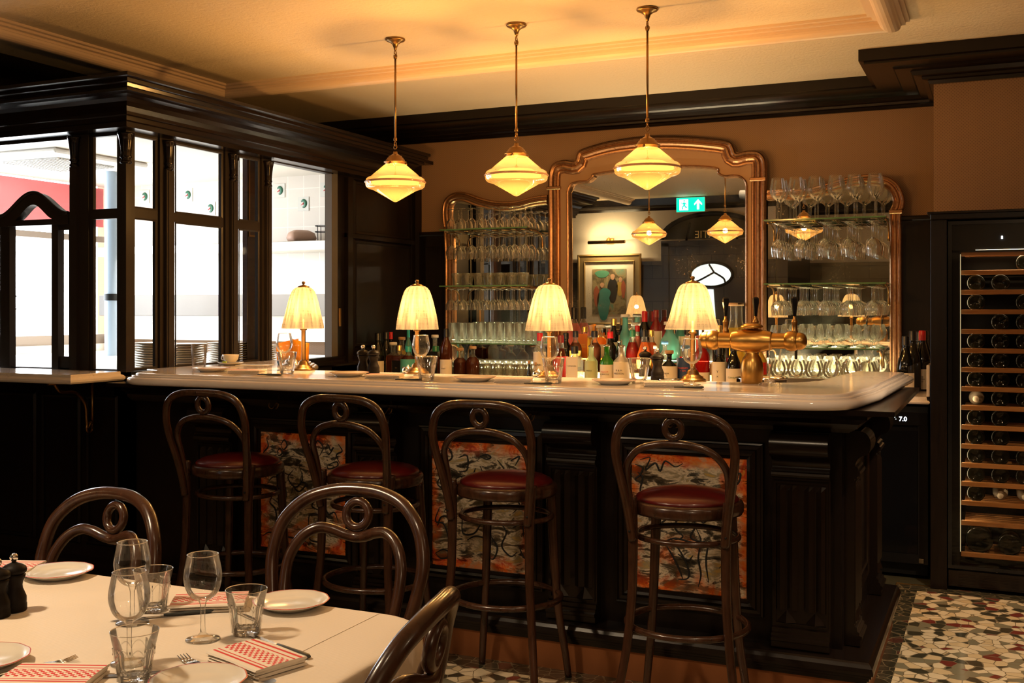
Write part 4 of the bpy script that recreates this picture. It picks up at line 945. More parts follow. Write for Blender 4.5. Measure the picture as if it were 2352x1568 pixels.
# ================================================================ DINING CHAIRS AND TABLE
def chair():
    t_ = thing('bentwood_chair', '', 'chair', (0, 0, 0), group='bentwood dining chairs')
    W = M['chair']
    MB().lathe([(0, .425), (.190, .425), (.205, .432), (.205, .455), (.195, .463), (0, .460)], 40).build('seat', W, t_)
    for sx in (-1, 1):
        sp = smooth_path([(sx*.150, .14, .44), (sx*.158, .15, .30), (sx*.17, .165, .15), (sx*.195, .19, 0)], 5)
        MB().tube(sp, [.018-.005*i/(len(sp)-1) for i in range(len(sp))], 12).build('leg', W, t_)
        sp = smooth_path([(sx*.165, -.155, .52), (sx*.165, -.16, .42), (sx*.17, -.175, .22), (sx*.19, -.23, 0)], 5)
        MB().tube(sp, [.019-.005*i/(len(sp)-1) for i in range(len(sp))], 12).build('leg', W, t_)
    b = MB(); b.tube([(.165*cos(R(a)), .155*sin(R(a)), .27) for a in range(0, 360, 12)], .0115, 10, closed=True); b.build('leg_ring', W, t_)
    cv = lambda x: -.055*(1-(x/.235)**2)
    oh = [(-.176, -.150, .44), (-.200, -.165, .55), (-.230, -.195, .68), (-.238, -.215, .76), (-.216, -.235, .845), (-.158, -.262, .905), (-.080, -.282, .932), (0, -.288, .938)]
    oh = oh + [(-x, y, z) for x, y, z in oh[:-1][::-1]]
    MB().tube(smooth_path(oh, 6), .0185, 12).build('outer_hoop', W, t_)
    ih = [(-.160, -.140, .47), (-.168, -.155, .58), (-.180, -.185, .69), (-.176, -.205, .755), (-.150, -.228, .805), (-.110, -.246, .829), (-.070, -.256, .826), (-.035, -.265, .813), (0, -.270, .807)]
    ih = ih + [(-x, y, z) for x, y, z in ih[:-1][::-1]]
    MB().tube(smooth_path(ih, 6), .0155, 12).build('inner_hoop', W, t_)
    b = MB(); b.tube([(.036*cos(R(a)), -.279-.006*sin(R(a)), .869+.036*sin(R(a))) for a in range(0, 360, 12)], .0125, 12, closed=True); b.build('back_ring', W, t_)
    return t_
ch = chair()
for i, (x, y, a, l) in enumerate(((onY(246, 1131, 2.345)[0], 2.065, R(173), 'at the far left of the white table'), (onZ(834, 1125, .938)[0], onZ(834, 1125, .938)[1]-.285, R(183), 'behind the white table, in front of the second bar stool'), (-1.16, 1.58, R(102), 'in the foreground at the right end of the white table'))):
    o = ch if i == 0 else dup(ch, (0, 0, 0)); o.location = (x, y, 0); o.rotation_euler = (0, 0, a); o.scale = (1, 1, .98 if i == 0 else 1)
    o['label'] = 'bentwood chair, ' + l
# table with cloth
M['cloth'] = mat('cream_damask_tablecloth', (.76, .67, .56), .75, sheen=.15); t = NT(M['cloth'])
v = t.coord((1, 1, 1)); wv1 = t.n('ShaderNodeTexWave', i_Vector=v, i_Scale=55.0); wv1.bands_direction = 'Y'
t.bump(wv1.outputs[0], .25, .001)
TX0, TX1, TY0, TY1 = -3.05, -1.13, 1.12, 2.14
tb = thing('dining_table', 'dark pedestal table hidden under the cream tablecloth', 'table', (-2.1, 1.63, 0))
b = MB(); b.stack([(cx_, cy_) for cx_, cy_ in arc(.75, -.31, .18, -90, 0, 6)+arc(.75, .31, .18, 0, 90, 6)+arc(-.75, .31, .18, 90, 180, 6)+arc(-.75, -.31, .18, 180, 270, 6)], [(.005, .715), (0, .72), (0, .737), (.005, .742)]); b.build('tabletop', M['black'], tb)
for s_ in (-1, 1):
    MB().box(s_*.6-.035, s_*.6+.035, -.035, .035, .03, .715, .005).build('leg', M['blackrub'], tb)
    MB().box(s_*.6-.04, s_*.6+.04, -.34, .34, 0, .03, .006).build('foot', M['blackrub'], tb)
def rrect(x0, x1, y0, y1, r, n=8):
    return arc(x1-r, y0+r, r, -90, 0, n)+arc(x1-r, y1-r, r, 0, 90, n)+arc(x0+r, y1-r, r, 90, 180, n)+arc(x0+r, y0+r, r, 180, 270, n)
def dens(pl, step=.03):
    o_ = []
    for i in range(len(pl)):
        a = Vector(pl[i]); c = Vector(pl[(i+1) % len(pl)]); n_ = max(1, int((c-a).length/step))
        for k in range(n_): o_.append(tuple(a.lerp(c, k/n_)))
    return o_
ol = dens(rrect(TX0, TX1, TY0, TY1, .16)); N = len(ol); rings = []
b = MB(); cxm, cym = (TX0+TX1)/2, (TY0+TY1)/2
ring0 = [(x, y, .747) for x, y in ol]
def outp(k, d): 
    x, y = ol[k]; a = Vector(ol[k])-Vector(ol[k-1]); c = Vector(ol[(k+1) % N])-Vector(ol[k]); tt = (a.normalized()+c.normalized()).normalized(); return (x+tt.y*d, y-tt.x*d)
rings = [[(x+(cxm-x)*.02, y+(cym-y)*.02, .7475) for x, y in ol], [(*outp(k, -.006), .7475) for k in range(N)], [(*outp(k, 0), .744) for k in range(N)], [(*outp(k, .004), .735) for k in range(N)]]
for z in (.70, .66, .61, .56, .51):
    kz = (.735-z)/.3
    rings.append([(*outp(k, .004+kz*(.012+.010*sin(k*.55)+.006*sin(k*1.3+1))), z+.012*kz*sin(k*.3)) for k in range(N)])
b.loft(rings, caps=False, smooth=True); b.f.append(tuple(range(len(b.v)-N*len(rings), len(b.v)-N*len(rings)+N))[::-1]); b.m.append(0); b.sm.append(False)
o = b.build('tablecloth', M['cloth']); tag(o, 'cream tablecloth with rounded corners draped over the dining table', 'tablecloth')
# paper runner sheet on top
b = MB(); b.box(-3.0, -1.30, 1.16, 2.13, .7478, .7486)
o = b.build('paper_overlay', M['cloth']); tag(o, 'cream ribbed paper sheet laid over the tablecloth', 'table paper')
TZ = .7488

# ---------------------------------------------------------------- tableware
def curve2(pts, n=4): return [(max(0, p[0]), p[2]) for p in smooth_path([(r, 0, z) for r, z in pts], n)]
def wine_glass(name, s=1.0, m='tglass', group=None):
    t_ = thing(name, '', 'wine glass', (0, 0, 0), group=group)
    foot = [(0, 0), (.034, 0), (.0365, .0015), (.034, .003), (.022, .0055), (.011, .009), (.0065, .015), (.0052, .025), (.0048, .05), (.0052, .070), (.0075, .079), (.010, .083)]
    bowl = [(.010, .083), (.021, .089), (.031, .100), (.0375, .116), (.040, .132), (.0385, .150), (.035, .168), (.0325, .181)]
    b = MB(); b.lathe([(r*s, z*s) for r, z in foot+curve2(bowl)[1:]+[(.0318, .1818), (.0312, .181)]], 44); b.build('glass_body', M[m], t_)
    MB().lathe([(.0312*s, .1812*s), (.0322*s, .182*s), (.0332*s, .1812*s), (.0322*s, .1804*s), (.0312*s, .1812*s)], 44).build('rim', M['rimglass'], t_); return t_
def tumbler(name, s=1.0, m='tglass', group=None, facets=9):
    t_ = thing(name, '', 'tumbler', (0, 0, 0), group=group); s = s*1.07
    b = MB()
    low = [(0, 0), (.0255, 0), (.0285, .003), (.0290, .012), (.0315, .032), (.0350, .056), (.0362, .063), (.0355, .068)]
    b.lathe([(r*s, z*s) for r, z in low], facets, smooth=False)
    b.lathe([(.0345*s, .060*s), (.0375*s, .070*s), (.0400*s, .082*s), (.0420*s, .0905*s)], 48)
    b.lathe([(.0405*s, .0905*s), (.0365*s, .068*s), (.032*s, .056*s), (.0275*s, .03*s), (.0245*s, .015*s), (.012*s, .012*s), (0, .012*s)], 40)
    # flute ribs between the facets, arched at the top
    for k in range(facets):
        a0 = 2*pi*k/facets
        b.tube([((r+.0006)*s*cos(a0), (r+.0006)*s*sin(a0), z*s) for r, z in low[2:-1]], .0009*s, 5)
        am = a0+pi/facets; pts = []
        for q_ in range(-4, 5):
            f_ = q_/4; aa = am+f_*pi/facets*.98; zz = (.0635-.013*f_*f_)*s; rr = (.0362-.0016*(1-abs(f_)))*s
            pts.append((rr*cos(aa), rr*sin(aa), zz))
        b.tube(pts, .0008*s, 5)
    b.build('glass_body', M[m], t_)
    MB().lathe([(.0405*s, .0905*s), (.0413*s, .0913*s), (.0421*s, .0905*s), (.0413*s, .0897*s), (.0405*s, .0905*s)], 48).build('rim', M['rimglass'], t_)
    MB().lathe([(0, .0015), (.024*s, .0015), (.0245*s, .013*s), (.012*s, .0115*s), (0, .011*s)], 30).build('thick_base', M['tglass'], t_); return t_
def side_plate(name='side_plate', r=.088, rim=True):
    t_ = thing(name, '', 'plate', (0, 0, 0))
    k = r/.088; pr = [(0, .003), (.045, .003), (.050, 0), (.055, .001), (.062, .006), (.082, .0145), (.088, .017), (.0885, .0185), (.086, .019), (.064, .0105), (.056, .008), (0, .0075)]
    sc_ = lambda a, z, rr: rr*(1+.010*cos(12*a)) if rr > .08*k else rr
    MB().lathe([(a*k, z*k) for a, z in pr], 60, rf=sc_).build('plate_body', M['china'], t_)
    b = MB(); b.lathe([(.0868*k, .0192*k), (.0885*k, .0194*k), (.0893*k, .0185*k)], 60, rf=sc_); b.build('rim_line', M['redline'], t_)
    return t_
nm = mat('red_striped_napkin', (.78, .70, .60), .85); t = NT(nm)
vv_ = t.coord((1, 1, 1)); sp = t.n('ShaderNodeSeparateXYZ', i_0=vv_); Yc = sp.outputs[1]; Xc = sp.outputs[0]
def stripe(c, w_): return t.math('LESS_THAN', t.math('ABSOLUTE', t.math('SUBTRACT', Yc, c)), w_)
ss = t.math('MAXIMUM', t.math('MAXIMUM', stripe(-.044, .0028), stripe(-.034, .0016)), t.math('MAXIMUM', stripe(.030, .0022), stripe(.046, .0035)))
ck = t.n('ShaderNodeTexChecker', i_Scale=125.0, i_Vector=vv_)
chk = t.math('MULTIPLY', stripe(-.002, .021), ck.outputs[1])
grn = t.math('MULTIPLY', t.math('GREATER_THAN', sp.outputs[2], -.5), 1.0)
t.to(t.mix(t.math('MAXIMUM', ss, chk), (.78, .70, .60), (.62, .05, .05)), 'Base Color')
M['napkin'] = nm; M['linenplain'] = mat('cream_linen', (.78, .70, .60), .85)
def napkin(name='folded_napkin'):
    t_ = thing(name, '', 'napkin', (0, 0, 0)); b = MB()
    for k, (z0, z1, e) in enumerate(((0, .006, 0), (.0062, .012, .003), (.0122, .019, 0))):
        hx, hy = .085-e, .058-e*.5; rings = []
        for x in [-hx+2*hx*i/12 for i in range(13)]:
            sg = .0015*sin(x*40+k)
            rings.append([(x, -hy+sg, z0+.001), (x, hy+sg, z0+.001), (x, hy+sg+.003, (z0+z1)/2), (x, hy+sg, z1-.0005), (x, 0, z1+.001), (x, -hy+sg, z1-.0005), (x, -hy+sg-.003, (z0+z1)/2)])
        n0 = len(b.f); b.loft(rings, caps=True, smooth=False)
        if k == 2:
            for fi in range(n0, len(b.f)):
                zs = [b.v[q_][2] for q_ in b.f[fi]]
                b.m[fi] = 1 if min(zs) > .0184 else 0
    b.build('folded_cloth', [M['linenplain'], M['napkin']], t_); return t_
def knife(name='table_knife'):
    t_ = thing(name, '', 'knife', (0, 0, 0))
    b = MB(); b.loft([[(x, -w_, .0015), (x, w_*.6, .0015), (x, w_*.6, .0028), (x, -w_, .0022)] for x, w_ in ((.0, .006), (.03, .009), (.08, .010), (.105, .006), (.118, .001))]); b.build('blade', M['steel'], t_)
    b = MB(); b.loft([[(x, w_*cos(R(a)), .0045+h*sin(R(a))) for a in range(0, 360, 45)] for x, w_, h in ((.004, .005, .003), (-.02, .006, .0035), (-.07, .0085, .0045), (-.10, .009, .0045), (-.108, .005, .003))], smooth=True); b.build('handle', M['darkhandle'], t_)
    return t_
def fork(name='table_fork'):
    t_ = thing(name, '', 'fork', (0, 0, 0)); b = MB()
    rings = []
    for x, w_, z in ((-.10, .006, .003), (-.07, .005, .003), (-.02, .003, .005), (.02, .003, .008), (.035, .009, .006), (.05, .0115, .004), (.058, .0115, .004)):
        rings.append([(x, -w_, z-.001), (x, w_, z-.001), (x, w_, z+.001), (x, -w_, z+.001)])
    b.loft(rings)
    for k in range(4):
        y = -.0095+k*.00635; b.tube([(.056, y, .004), (.075, y, .0045), (.095, y, .010)], [.0017, .0016, .0009], 6)
    b.build('fork_body', M['chrome'], t_); return t_
def spoon(name='teaspoon'):
    t_ = thing(name, '', 'spoon', (0, 0, 0)); b = MB()
    b.tube([(-.07, 0, .002), (-.02, 0, .004), (.025, 0, .006)], [.004, .003, .002], 6, flat=.5)
    b.loft([[(.045+.02*cos(R(a))*k, .013*sin(R(a))*k, .003+.004*k*k) for a in range(0, 360, 30)] for k in (1, .7, .3, .05)], smooth=True)
    b.build('spoon_body', M['chrome'], t_); return t_
def mill(name='pepper_mill'):
    t_ = thing(name, '', 'mill', (0, 0, 0))
    MB().lathe([(0, 0), (.027, 0), (.0285, .003), (.0285, .016), (.027, .019), (.0275, .022), (.0275, .032), (.0255, .037), (.0195, .052), (.0185, .060), (.020, .068), (.0245, .078), (.0255, .084), (.022, .087), (0, .087)], 32).build('mill_body', M['mill'], t_)
    MB().lathe([(0, .087), (.022, .087), (.0275, .090), (.0285, .096), (.026, .102), (.019, .107), (.012, .110), (.006, .113), (0, .113)], 32).build('mill_head', M['mill'], t_)
    MB().lathe([(0, .112), (.005, .112), (.0055, .116), (.008, .119), (.0095, .124), (.0085, .130), (.005, .133), (0, .134)], 16).build('knob', M['chrome'], t_)
    return t_
def put(o, px, py, z, rz=0, label='', group=None):
    x, y, _ = onZ(px, py, z); o.location = (x, y, z); o.rotation_euler = (0, 0, rz); o['label'] = label
    if group: o['group'] = group
    return o
first = {}
def mk(kind, fn):
    if kind not in first: first[kind] = fn(); return first[kind]
    return dup(first[kind], (0, 0, 0))
G = lambda k: mk(k, {'wg': lambda: wine_glass('wine_glass'), 'tm': lambda: tumbler('faceted_tumbler'), 'pl': side_plate, 'np': napkin, 'kn': knife, 'fk': fork, 'sp': spoon, 'ml': mill}[k])
# on the dining table
put(G('pl'), 133, 1324, TZ, 0, 'cream side plate with thin red rim at the far left of the table', 'side plates')
put(G('pl'), 669, 1394, TZ, 0, 'cream side plate with thin red rim beside the tumbler at the table corner', 'side plates')
put(G('pl'), 455, 1580, TZ, 0, 'cream red-rimmed plate cut by the bottom edge of the picture', 'side plates')
put(G('pl'), -42, 1528, TZ, 0, 'cream red-rimmed plate cut by the left edge of the picture', 'side plates')
put(G('np'), 12, 1314, TZ, R(24), 'red striped napkin behind the pepper mills on the dining table', 'striped napkins')
put(G('np'), 482, 1392, TZ, R(33), 'red striped napkin lying under the knife behind the single wine glass', 'striped napkins')
put(G('np'), 590, 1522, TZ, R(-18), 'red striped napkin in front of the faceted tumbler at the table corner', 'striped napkins')
put(G('np'), 120, 1568, TZ, R(22), 'red striped napkin beside the fork at the bottom left', 'striped napkins')
put(G('tm'), 566, 1455, TZ, R(10), 'clear faceted tumbler beside the plate at the corner of the dining table', 'faceted tumblers')
put(G('tm'), 352, 1402, TZ, R(30), 'clear faceted tumbler partly hidden behind the two wine glasses', 'faceted tumblers')
put(G('tm'), 309, 1565, TZ, R(22), 'clear faceted tumbler nearest the camera on the dining table', 'faceted tumblers')
put(G('wg'), 466, 1468, TZ, 0, 'clear wine glass standing alone before the striped napkin', 'wine glasses on the dining table')
o = put(G('wg'), 304, 1430, TZ, 0, 'clear wine glass at the back of the pair on the dining table', 'wine glasses on the dining table')
o = put(G('wg'), 297, 1522, TZ, 0, 'clear wine glass behind the nearest tumbler on the dining table', 'wine glasses on the dining table')
put(G('ml'), 32, 1402, TZ, 0, 'black wooden pepper mill with steel knob standing right of its twin on the table', 'mills on the dining table')
put(G('ml'), -6, 1416, TZ, 0, 'black wooden mill cut by the left edge of the picture', 'mills on the dining table')
put(G('fk'), 60, 1540, TZ, R(62), 'steel fork beside the napkin at the bottom left of the table', 'forks')
put(G('fk'), 470, 1540, TZ, R(158), 'steel fork with tines above the plate at the bottom edge', 'forks')
put(G('fk'), 540, 1408, TZ, R(160), 'steel fork behind the tumbler at the table corner', 'forks')
put(G('kn'), 380, 1416, TZ, R(225), 'dark-handled knife lying left of the middle striped napkin', 'knives')
put(G('kn'), 640, 1486, TZ, R(160), 'dark-handled knife lying behind the nearest striped napkin', 'knives')
put(G('kn'), 228, 1556, TZ, R(40), 'dark-handled knife beside the bottom left napkin', 'knives')
put(G('kn'), 20, 1297, TZ, R(190), 'dark-handled knife behind the far left napkin', 'knives')
put(G('sp'), 575, 1560, TZ, R(-8), 'steel spoon by the plate at the bottom edge', 'spoons')
# on the bar: four place settings
pw = ['first', 'second', 'third', 'fourth']
wh = ['beside the glazed booth', 'right of the booth-end lamp', 'in front of the stacked glasses', 'left of the brass tap']
FY = lambda px, py: onZ(px, py, ZT)
for i, (pl_, np_, tm_, wg_) in enumerate((((486, 853), (568, 857), (659, 858), (653, 850)), ((801, 864), (884, 868), (980, 874), (967, 862)), ((1090, 875), (1180, 877), (1271, 880), (1262, 873)), ((1411, 882), (1524, 886), (1468, 880), (1589, 884)))):
    put(G('pl'), *pl_, ZT, 0, 'small cream plate on the bar %s' % wh[i], 'plates on the bar')
    put(G('np'), *np_, ZT, R(18), 'striped napkin on the bar %s' % wh[i], 'napkins on the bar').scale = (.9, .9, .9)
    put(G('kn'), np_[0]+26, np_[1]+5, ZT, R(196), 'dark-handled knife by the napkin on the bar %s' % wh[i], 'knives on the bar')
    put(G('fk'), np_[0]-22, np_[1]-3, ZT, R(30), 'steel fork by the napkin on the bar %s' % wh[i], 'forks on the bar')
    put(G('tm'), *tm_, ZT, R(7*i), 'faceted tumbler on the bar %s' % wh[i], 'tumblers on the bar').scale = (1.04,)*3
    put(G('wg'), *wg_, ZT, 0, 'wine glass on the bar %s' % wh[i], 'wine glasses on the bar')
put(G('ml'), 834, 858, ZT, 0, 'dark wooden mill on the bar, left of the pair by the second lamp', 'mills on the bar')
put(G('ml'), 858, 859, ZT, 0, 'dark wooden mill on the bar, right of the pair by the second lamp', 'mills on the bar')
put(G('ml'), 1510, 872, ZT, 0, 'black pepper mill on the bar right of the tumbler, near the fourth lamp', 'mills on the bar')
put(G('ml'), 1482, 864, ZT, 0, 'black mill on the bar half hidden behind the tumbler and its twin', 'mills on the bar')
# tall cut glass, cup and saucer, menu holder
t_ = thing('tall_tumbler', 'tall cut glass tumbler at the booth end of the bar', 'tumbler', FY(457, 847))
def rfc(a, z, r): return r*(1+.02*cos(16*a)*(1 if .02 < z < .10 else 0))
b = MB(); b.lathe([(0, 0), (.030, 0), (.032, .004), (.032, .016), (.0335, .022), (.036, .06), (.039, .125), (.0375, .1255)], 48, rf=rfc); b.lathe([(.0375, .1255), (.034, .06), (.031, .024), (0, .022)], 40); b.build('glass_body', M['tglass'], t_)
t_ = thing('coffee_cup', 'white coffee cup on a saucer next to the booth glazing', 'cup', FY(530, 838))
MB().lathe([(0, .0145), (.022, .0145), (.028, .018), (.039, .032), (.043, .050), (.044, .056), (.042, .056), (.037, .034), (.02, .02), (0, .02)], 36).build('cup_body', M['china'], t_)
b = MB(); b.tube(smooth_path([(-.040, 0, .048), (-.058, 0, .046), (-.060, 0, .030), (-.036, 0, .026)], 5), .0035, 8); b.build('cup_handle', M['china'], t_)
t2 = thing('saucer', 'white saucer under the coffee cup on the bar', 'saucer', FY(530, 838))
MB().lathe([(0, .004), (.025, .004), (.030, 0), (.040, .003), (.068, .013), (.069, .015), (.038, .008), (.026, .0115), (0, .0115)], 40).build('saucer_body', M['china'], t2)
MB().box(-.012, .014, -.056, -.046, .0125, .022, .002).build('green_sachet', mat('lime_green_sachet', (.45, .6, .05), .5), t2)
x, y, _ = FY(640, 842)
t_ = thing('orange_card_holder', 'glossy orange curved holder leaning on a metal foot behind the first lamp', 'holder', (x, y+.12, ZT), R(25))
orr = mat('glossy_amber_plastic', (.80, .30, .02), .15, coat=.6)
for s_, dx in ((1, -.03), (-1, .045)):
    b = MB(); rg = []
    for k in range(13):
        a = R(-70+140*k/12); rg.append((.062*sin(a), .045*cos(a)))
    b.loft([[(dx+x_*(1-.10*(.12-z)/.12)*(1 if s_ > 0 else .8), s_*y_*.6, .028+z*(.98+.12*x_/.06*s_)) for x_, y_ in rg] for z in (0, .03, .07, .105)], caps=False, closed=False, smooth=True)
    o = b.build('curved_panel', orr, t_); md = o.modifiers.new('thickness', 'SOLIDIFY'); md.thickness = .004
MB().lathe([(0, 0), (.062, 0), (.064, .004), (.05, .014), (.040, .028), (.040, .034), (0, .036)], 32).build('metal_foot', M['chrome'], t_)
t_ = thing('menu_card', 'white printed menu lying flat on the bar in front of the orange holder', 'menu', (*FY(585, 838)[:2], ZT), R(20))
MB().box(-.09, .09, -.05, .05, 0, .002).build('card', M['white'], t_)
for k in range(4): MB().box(-.06+k*.004, .05, -.03+k*.016, -.026+k*.016, .002, .0023).build('printed_line', M['black_'], t_)
t_ = thing('cardboard_box', 'small beige box lying behind the first lamp', 'box', FY(715, 838), R(-12))
t_.location = (lx[0]+.10, LY+.03, ZT)
t_.location = (-3.62, 5.05, ZT); MB().box(-.06, .06, -.03, .03, 0, .055, .002).build('box_body', mat('beige_card', (.55, .42, .28), .7), t_)
MB().box(-.06, .06, -.031, -.0302, .02, .035).build('box_label', M['white'], t_)
t_ = thing('blue_cloth', 'small folded blue cloth beside the first lamp base', 'cloth', (-3.52, 4.78, ZT), R(10)); b = MB()
b.lathe([(0, 0), (.035, 0), (.04, .015), (.03, .032), (0, .036)], 14, rf=lambda a, z, r: r*(1+.2*sin(3*a))); b.build('cloth_body', mat('blue_cotton', (.05, .16, .30), .8), t_)
# ---------------------------------------------------------------- brass beer tap
x = onZ(1727, 876, ZT)[0]; bx, by = onY(1727, 800, 4.33)[0], 4.33
tp = thing('beer_tap', 'brushed brass beer tap tower with three levers on the marble bar', 'beer tap', (bx, by, ZT))
MB().lathe([(0, 0), (.041, 0), (.0415, .01), (.045, .035), (.0455, .055), (.042, .085), (.034, .105), (.024, .118), (.022, .128), (.022, .15), (0, .15)], 40).build('column', M['brass'], tp)
Z0 = .172
MB().lathe([(.036*0, -.082), (.034, -.082), (.036, -.078), (.0375, -.072), (.042, -.055), (.0465, -.032), (.0485, 0), (.0465, .032), (.042, .055), (.0375, .072), (.036, .078), (.034, .082), (0, .082)], 48, (0, 0, Z0), axis='x').build('centre_body', M['brass'], tp)
for s_ in (-1, 1):
    MB().lathe([(.0315, s_*.080), (.0315, s_*.134)][::s_], 40, (0, 0, Z0), axis='x').build('arm', M['brass'], tp)
    MB().lathe([(0, s_*.131), (.031, s_*.131), (.0335, s_*.134), (.038, s_*.142), (.0405, s_*.152), (.0405, s_*.162), (.038, s_*.172), (.0345, s_*.178), (.0335, s_*.179)][::s_], 40, (0, 0, Z0), axis='x').build('collar', M['brass'], tp)
    MB().lathe([(.0345, s_*.180), (.0345, s_*.190), (.032, s_*.200), (.026, s_*.209), (.015, s_*.215), (0, s_*.217)][::s_], 40, (0, 0, Z0), axis='x').build('end_cap', M['brass'], tp)
MB().lathe([(.0215, .12), (.024, .13), (.034, .142), (.044, .155), (0, .16)], 32).build('neck', M['brass'], tp)
MB().lathe([(0, Z0+.05), (.044, Z0+.051), (.045, Z0+.058), (.038, Z0+.064), (.020, Z0+.071), (0, Z0+.072)], 32).build('cap', M['brass'], tp)
for dx in (-.118, 0.005, .160):
    h = bpy.data.objects.new('tap_lever', None); COL.objects.link(h); h.parent = tp; h.location = (dx, .050, Z0+.02)
    MB().lathe([(0, 0), (.013, 0), (.013, .02), (.011, .025), (.011, .05), (.0125, .053), (.0125, .058), (.009, .062), (.006, .07), (.006, .078), (0, .078)], 16).build('valve', M['agedbrass'], h)
    b = MB(); b.loft([[(x_*w_, y_*w_*.6, z) for x_, y_ in ((-1, -.5), (-.5, -1), (.5, -1), (1, -.5), (1, .5), (.5, 1), (-.5, 1), (-1, .5))] for z, w_ in ((.076, .006), (.10, .008), (.135, .013), (.150, .0125), (.156, .008))]); b.build('lever_handle', M['blackplastic'], h)
    b = MB(); b.tube([(0, .03, .0), (0, .035, -.03), (0, .035, -.095)], [.007, .007, .005], 8); b.build('spout', M['blackrub'], h)
# wire menu stand in front of the tap
t_ = thing('wire_card_stand', 'thin chrome wire card stand on the bar right of the tap column', 'stand', (*onZ(1767, 886, ZT)[:2], ZT))
b = MB(); b.tube([(.0, 0, .012), (.0, 0, .165)], .0016, 6)
b.tube([(.028*cos(R(a)), .028*sin(R(a)), .014) for a in range(0, 360, 20)], .0016, 6, closed=True)
b.tube([(.020*cos(R(a)), .020*sin(R(a)), .020) for a in range(0, 360, 20)], .0016, 6, closed=True)
b.tube([(-.028, 0, .014), (.028, 0, .014)], .0014, 6)
for k in range(4): b.tube(smooth_path([(.028*cos(R(90*k+45)), .028*sin(R(90*k+45)), .014), (.046*cos(R(90*k+45)), .046*sin(R(90*k+45)), .010), (.048*cos(R(90*k+45)), .048*sin(R(90*k+45)), .0015)], 4), .0015, 6)
b.build('wire_frame', M['chrome'], t_)
# small chrome service bells / trays near the second lamp
for (px, py, l) in ((952, 862, 'small steel dish beside the second lamp base on the bar'), (1258, 872, 'small steel dish beside the third lamp base on the bar')):
    t_ = thing('steel_dish', l, 'dish', (onZ(px, py, ZT)[0]-.112, LY, ZT))
    MB().lathe([(0, .001), (.022, 0), (.028, .010), (.026, .022), (.014, .030), (.005, .032), (.005, .038), (0, .039)], 24).build('dish_body', M['chrome'], t_)
# a metal tray behind the rightmost lamp
t_ = thing('coaster_tray', 'small steel tray with green paper left of the fourth lamp base', 'tray', (lx[3]-.10, LY+.0, ZT))
MB().lathe([(0, .001), (.04, 0), (.045, .006), (.043, .007), (.038, .003), (0, .003)], 24).build('tray_body', M['chrome'], t_)

# ================================================================ GLASSES ON THE SHELVES
def gshape(name, prof, cat, m='glass', seg=20, rf=None):
    b = MB(); b.lathe(prof, seg, rf=rf); o = b.build(name, M[m]); tag(o, None, cat); return o
def flip(pr): h = max(z for r, z in pr); return [(r, h-z) for r, z in pr]
goblet = [(0, .001), (.030, .001), (.031, .003), (.012, .006), (.005, .012), (.0055, .035), (.011, .042), (.005, .05), (.009, .056), (.006, .065), (.012, .075), (.028, .088), (.034, .11), (.036, .15)]
stemglass = [(0, .001), (.030, .001), (.031, .003), (.010, .006), (.0045, .012), (.0045, .085), (.010, .092), (.028, .105), (.036, .130), (.035, .155), (.031, .185)]
bigglass = [(0, .001), (.040, .001), (.041, .003), (.012, .007), (.005, .014), (.0048, .115), (.012, .125), (.035, .142), (.047, .170), (.047, .195), (.036, .262)]
cocktail = [(0, .001), (.030, .001), (.030, .003), (.009, .006), (.005, .012), (.005, .07), (.012, .08), (.030, .095), (.038, .115), (.041, .150)]
flute = [(0, .001), (.026, .001), (.026, .003), (.008, .006), (.004, .012), (.004, .065), (.012, .075), (.021, .10), (.024, .14), (.023, .175)]
brandy = [(0, .001), (.030, .001), (.031, .003), (.010, .006), (.006, .012), (.006, .03), (.014, .038), (.038, .055), (.046, .080), (.042, .110), (.034, .138)]
tumbl = [(0, .002), (.028, .002), (.030, .006), (.031, .03), (.036, .06), (.040, .088)]
tumbi = [(.038, .088), (.034, .06), (.029, .03), (.027, .014), (0, .012)]
highb = [(0, .002), (.029, .002), (.030, .006), (.030, .02), (.033, .14)]
highi = [(.031, .14), (.028, .022), (0, .018)]
snift = [(0, .001), (.026, .001), (.034, .006), (.046, .03), (.048, .05), (.040, .08), (.032, .10)]
ordn = ['leftmost', 'second', 'third', 'fourth', 'fifth', 'sixth', 'seventh', 'eighth', 'ninth', 'tenth', 'eleventh', 'twelfth']
rowsn = ['front', 'second', 'third', 'back']
fl = lambda a, z, r: r*(1+.035*cos(12*a))
def rows(name, mesh, cat, key, nx, ny, z, what, where, group, x0=.05, x1=.05, y0=-.13, dy=.075, jit=.006):
    cxs, hw, _ = SHL[key]; proto = mesh; firstu = True
    for j in range(ny):
        for i in range(nx):
            if firstu: o = proto; firstu = False
            else: o = proto.copy(); COL.objects.link(o)
            xx = cxs-hw+x0+(2*hw-x0-x1)*(i+.0)/(max(1, nx-1))
            o.location = (xx+rnd.uniform(-jit, jit), 6.84+y0+j*dy+rnd.uniform(-.002, .002), z)
            o.rotation_euler = (0, 0, rnd.uniform(0, 6))
            pos = ordn[i] if i == 0 else ordn[i]+' from left'
            o['label'] = '%s %s, %s, %s row' % (what, where, pos, rowsn[j] if ny > 1 else 'single')
            o['category'] = cat; o['group'] = group
RH = .0165
rows('', gshape('goblet', flip(goblet), 'glass'), 'glass', 'L1', 8, 2, 2.0142, 'upturned stemmed goblet', 'on the top left shelf', 'upturned goblets on the top left shelf', y0=-.10, dy=.11, jit=.002)
rows('', gshape('goblet', [(r, z) for r, z in flip(stemglass)], 'glass'), 'glass', 'L1', 8, 2, 2.010-RH-.185-.001, 'stem glass hanging', 'under the top left shelf', 'glasses hanging under the top left shelf', y0=-.10, dy=.11, jit=.002)
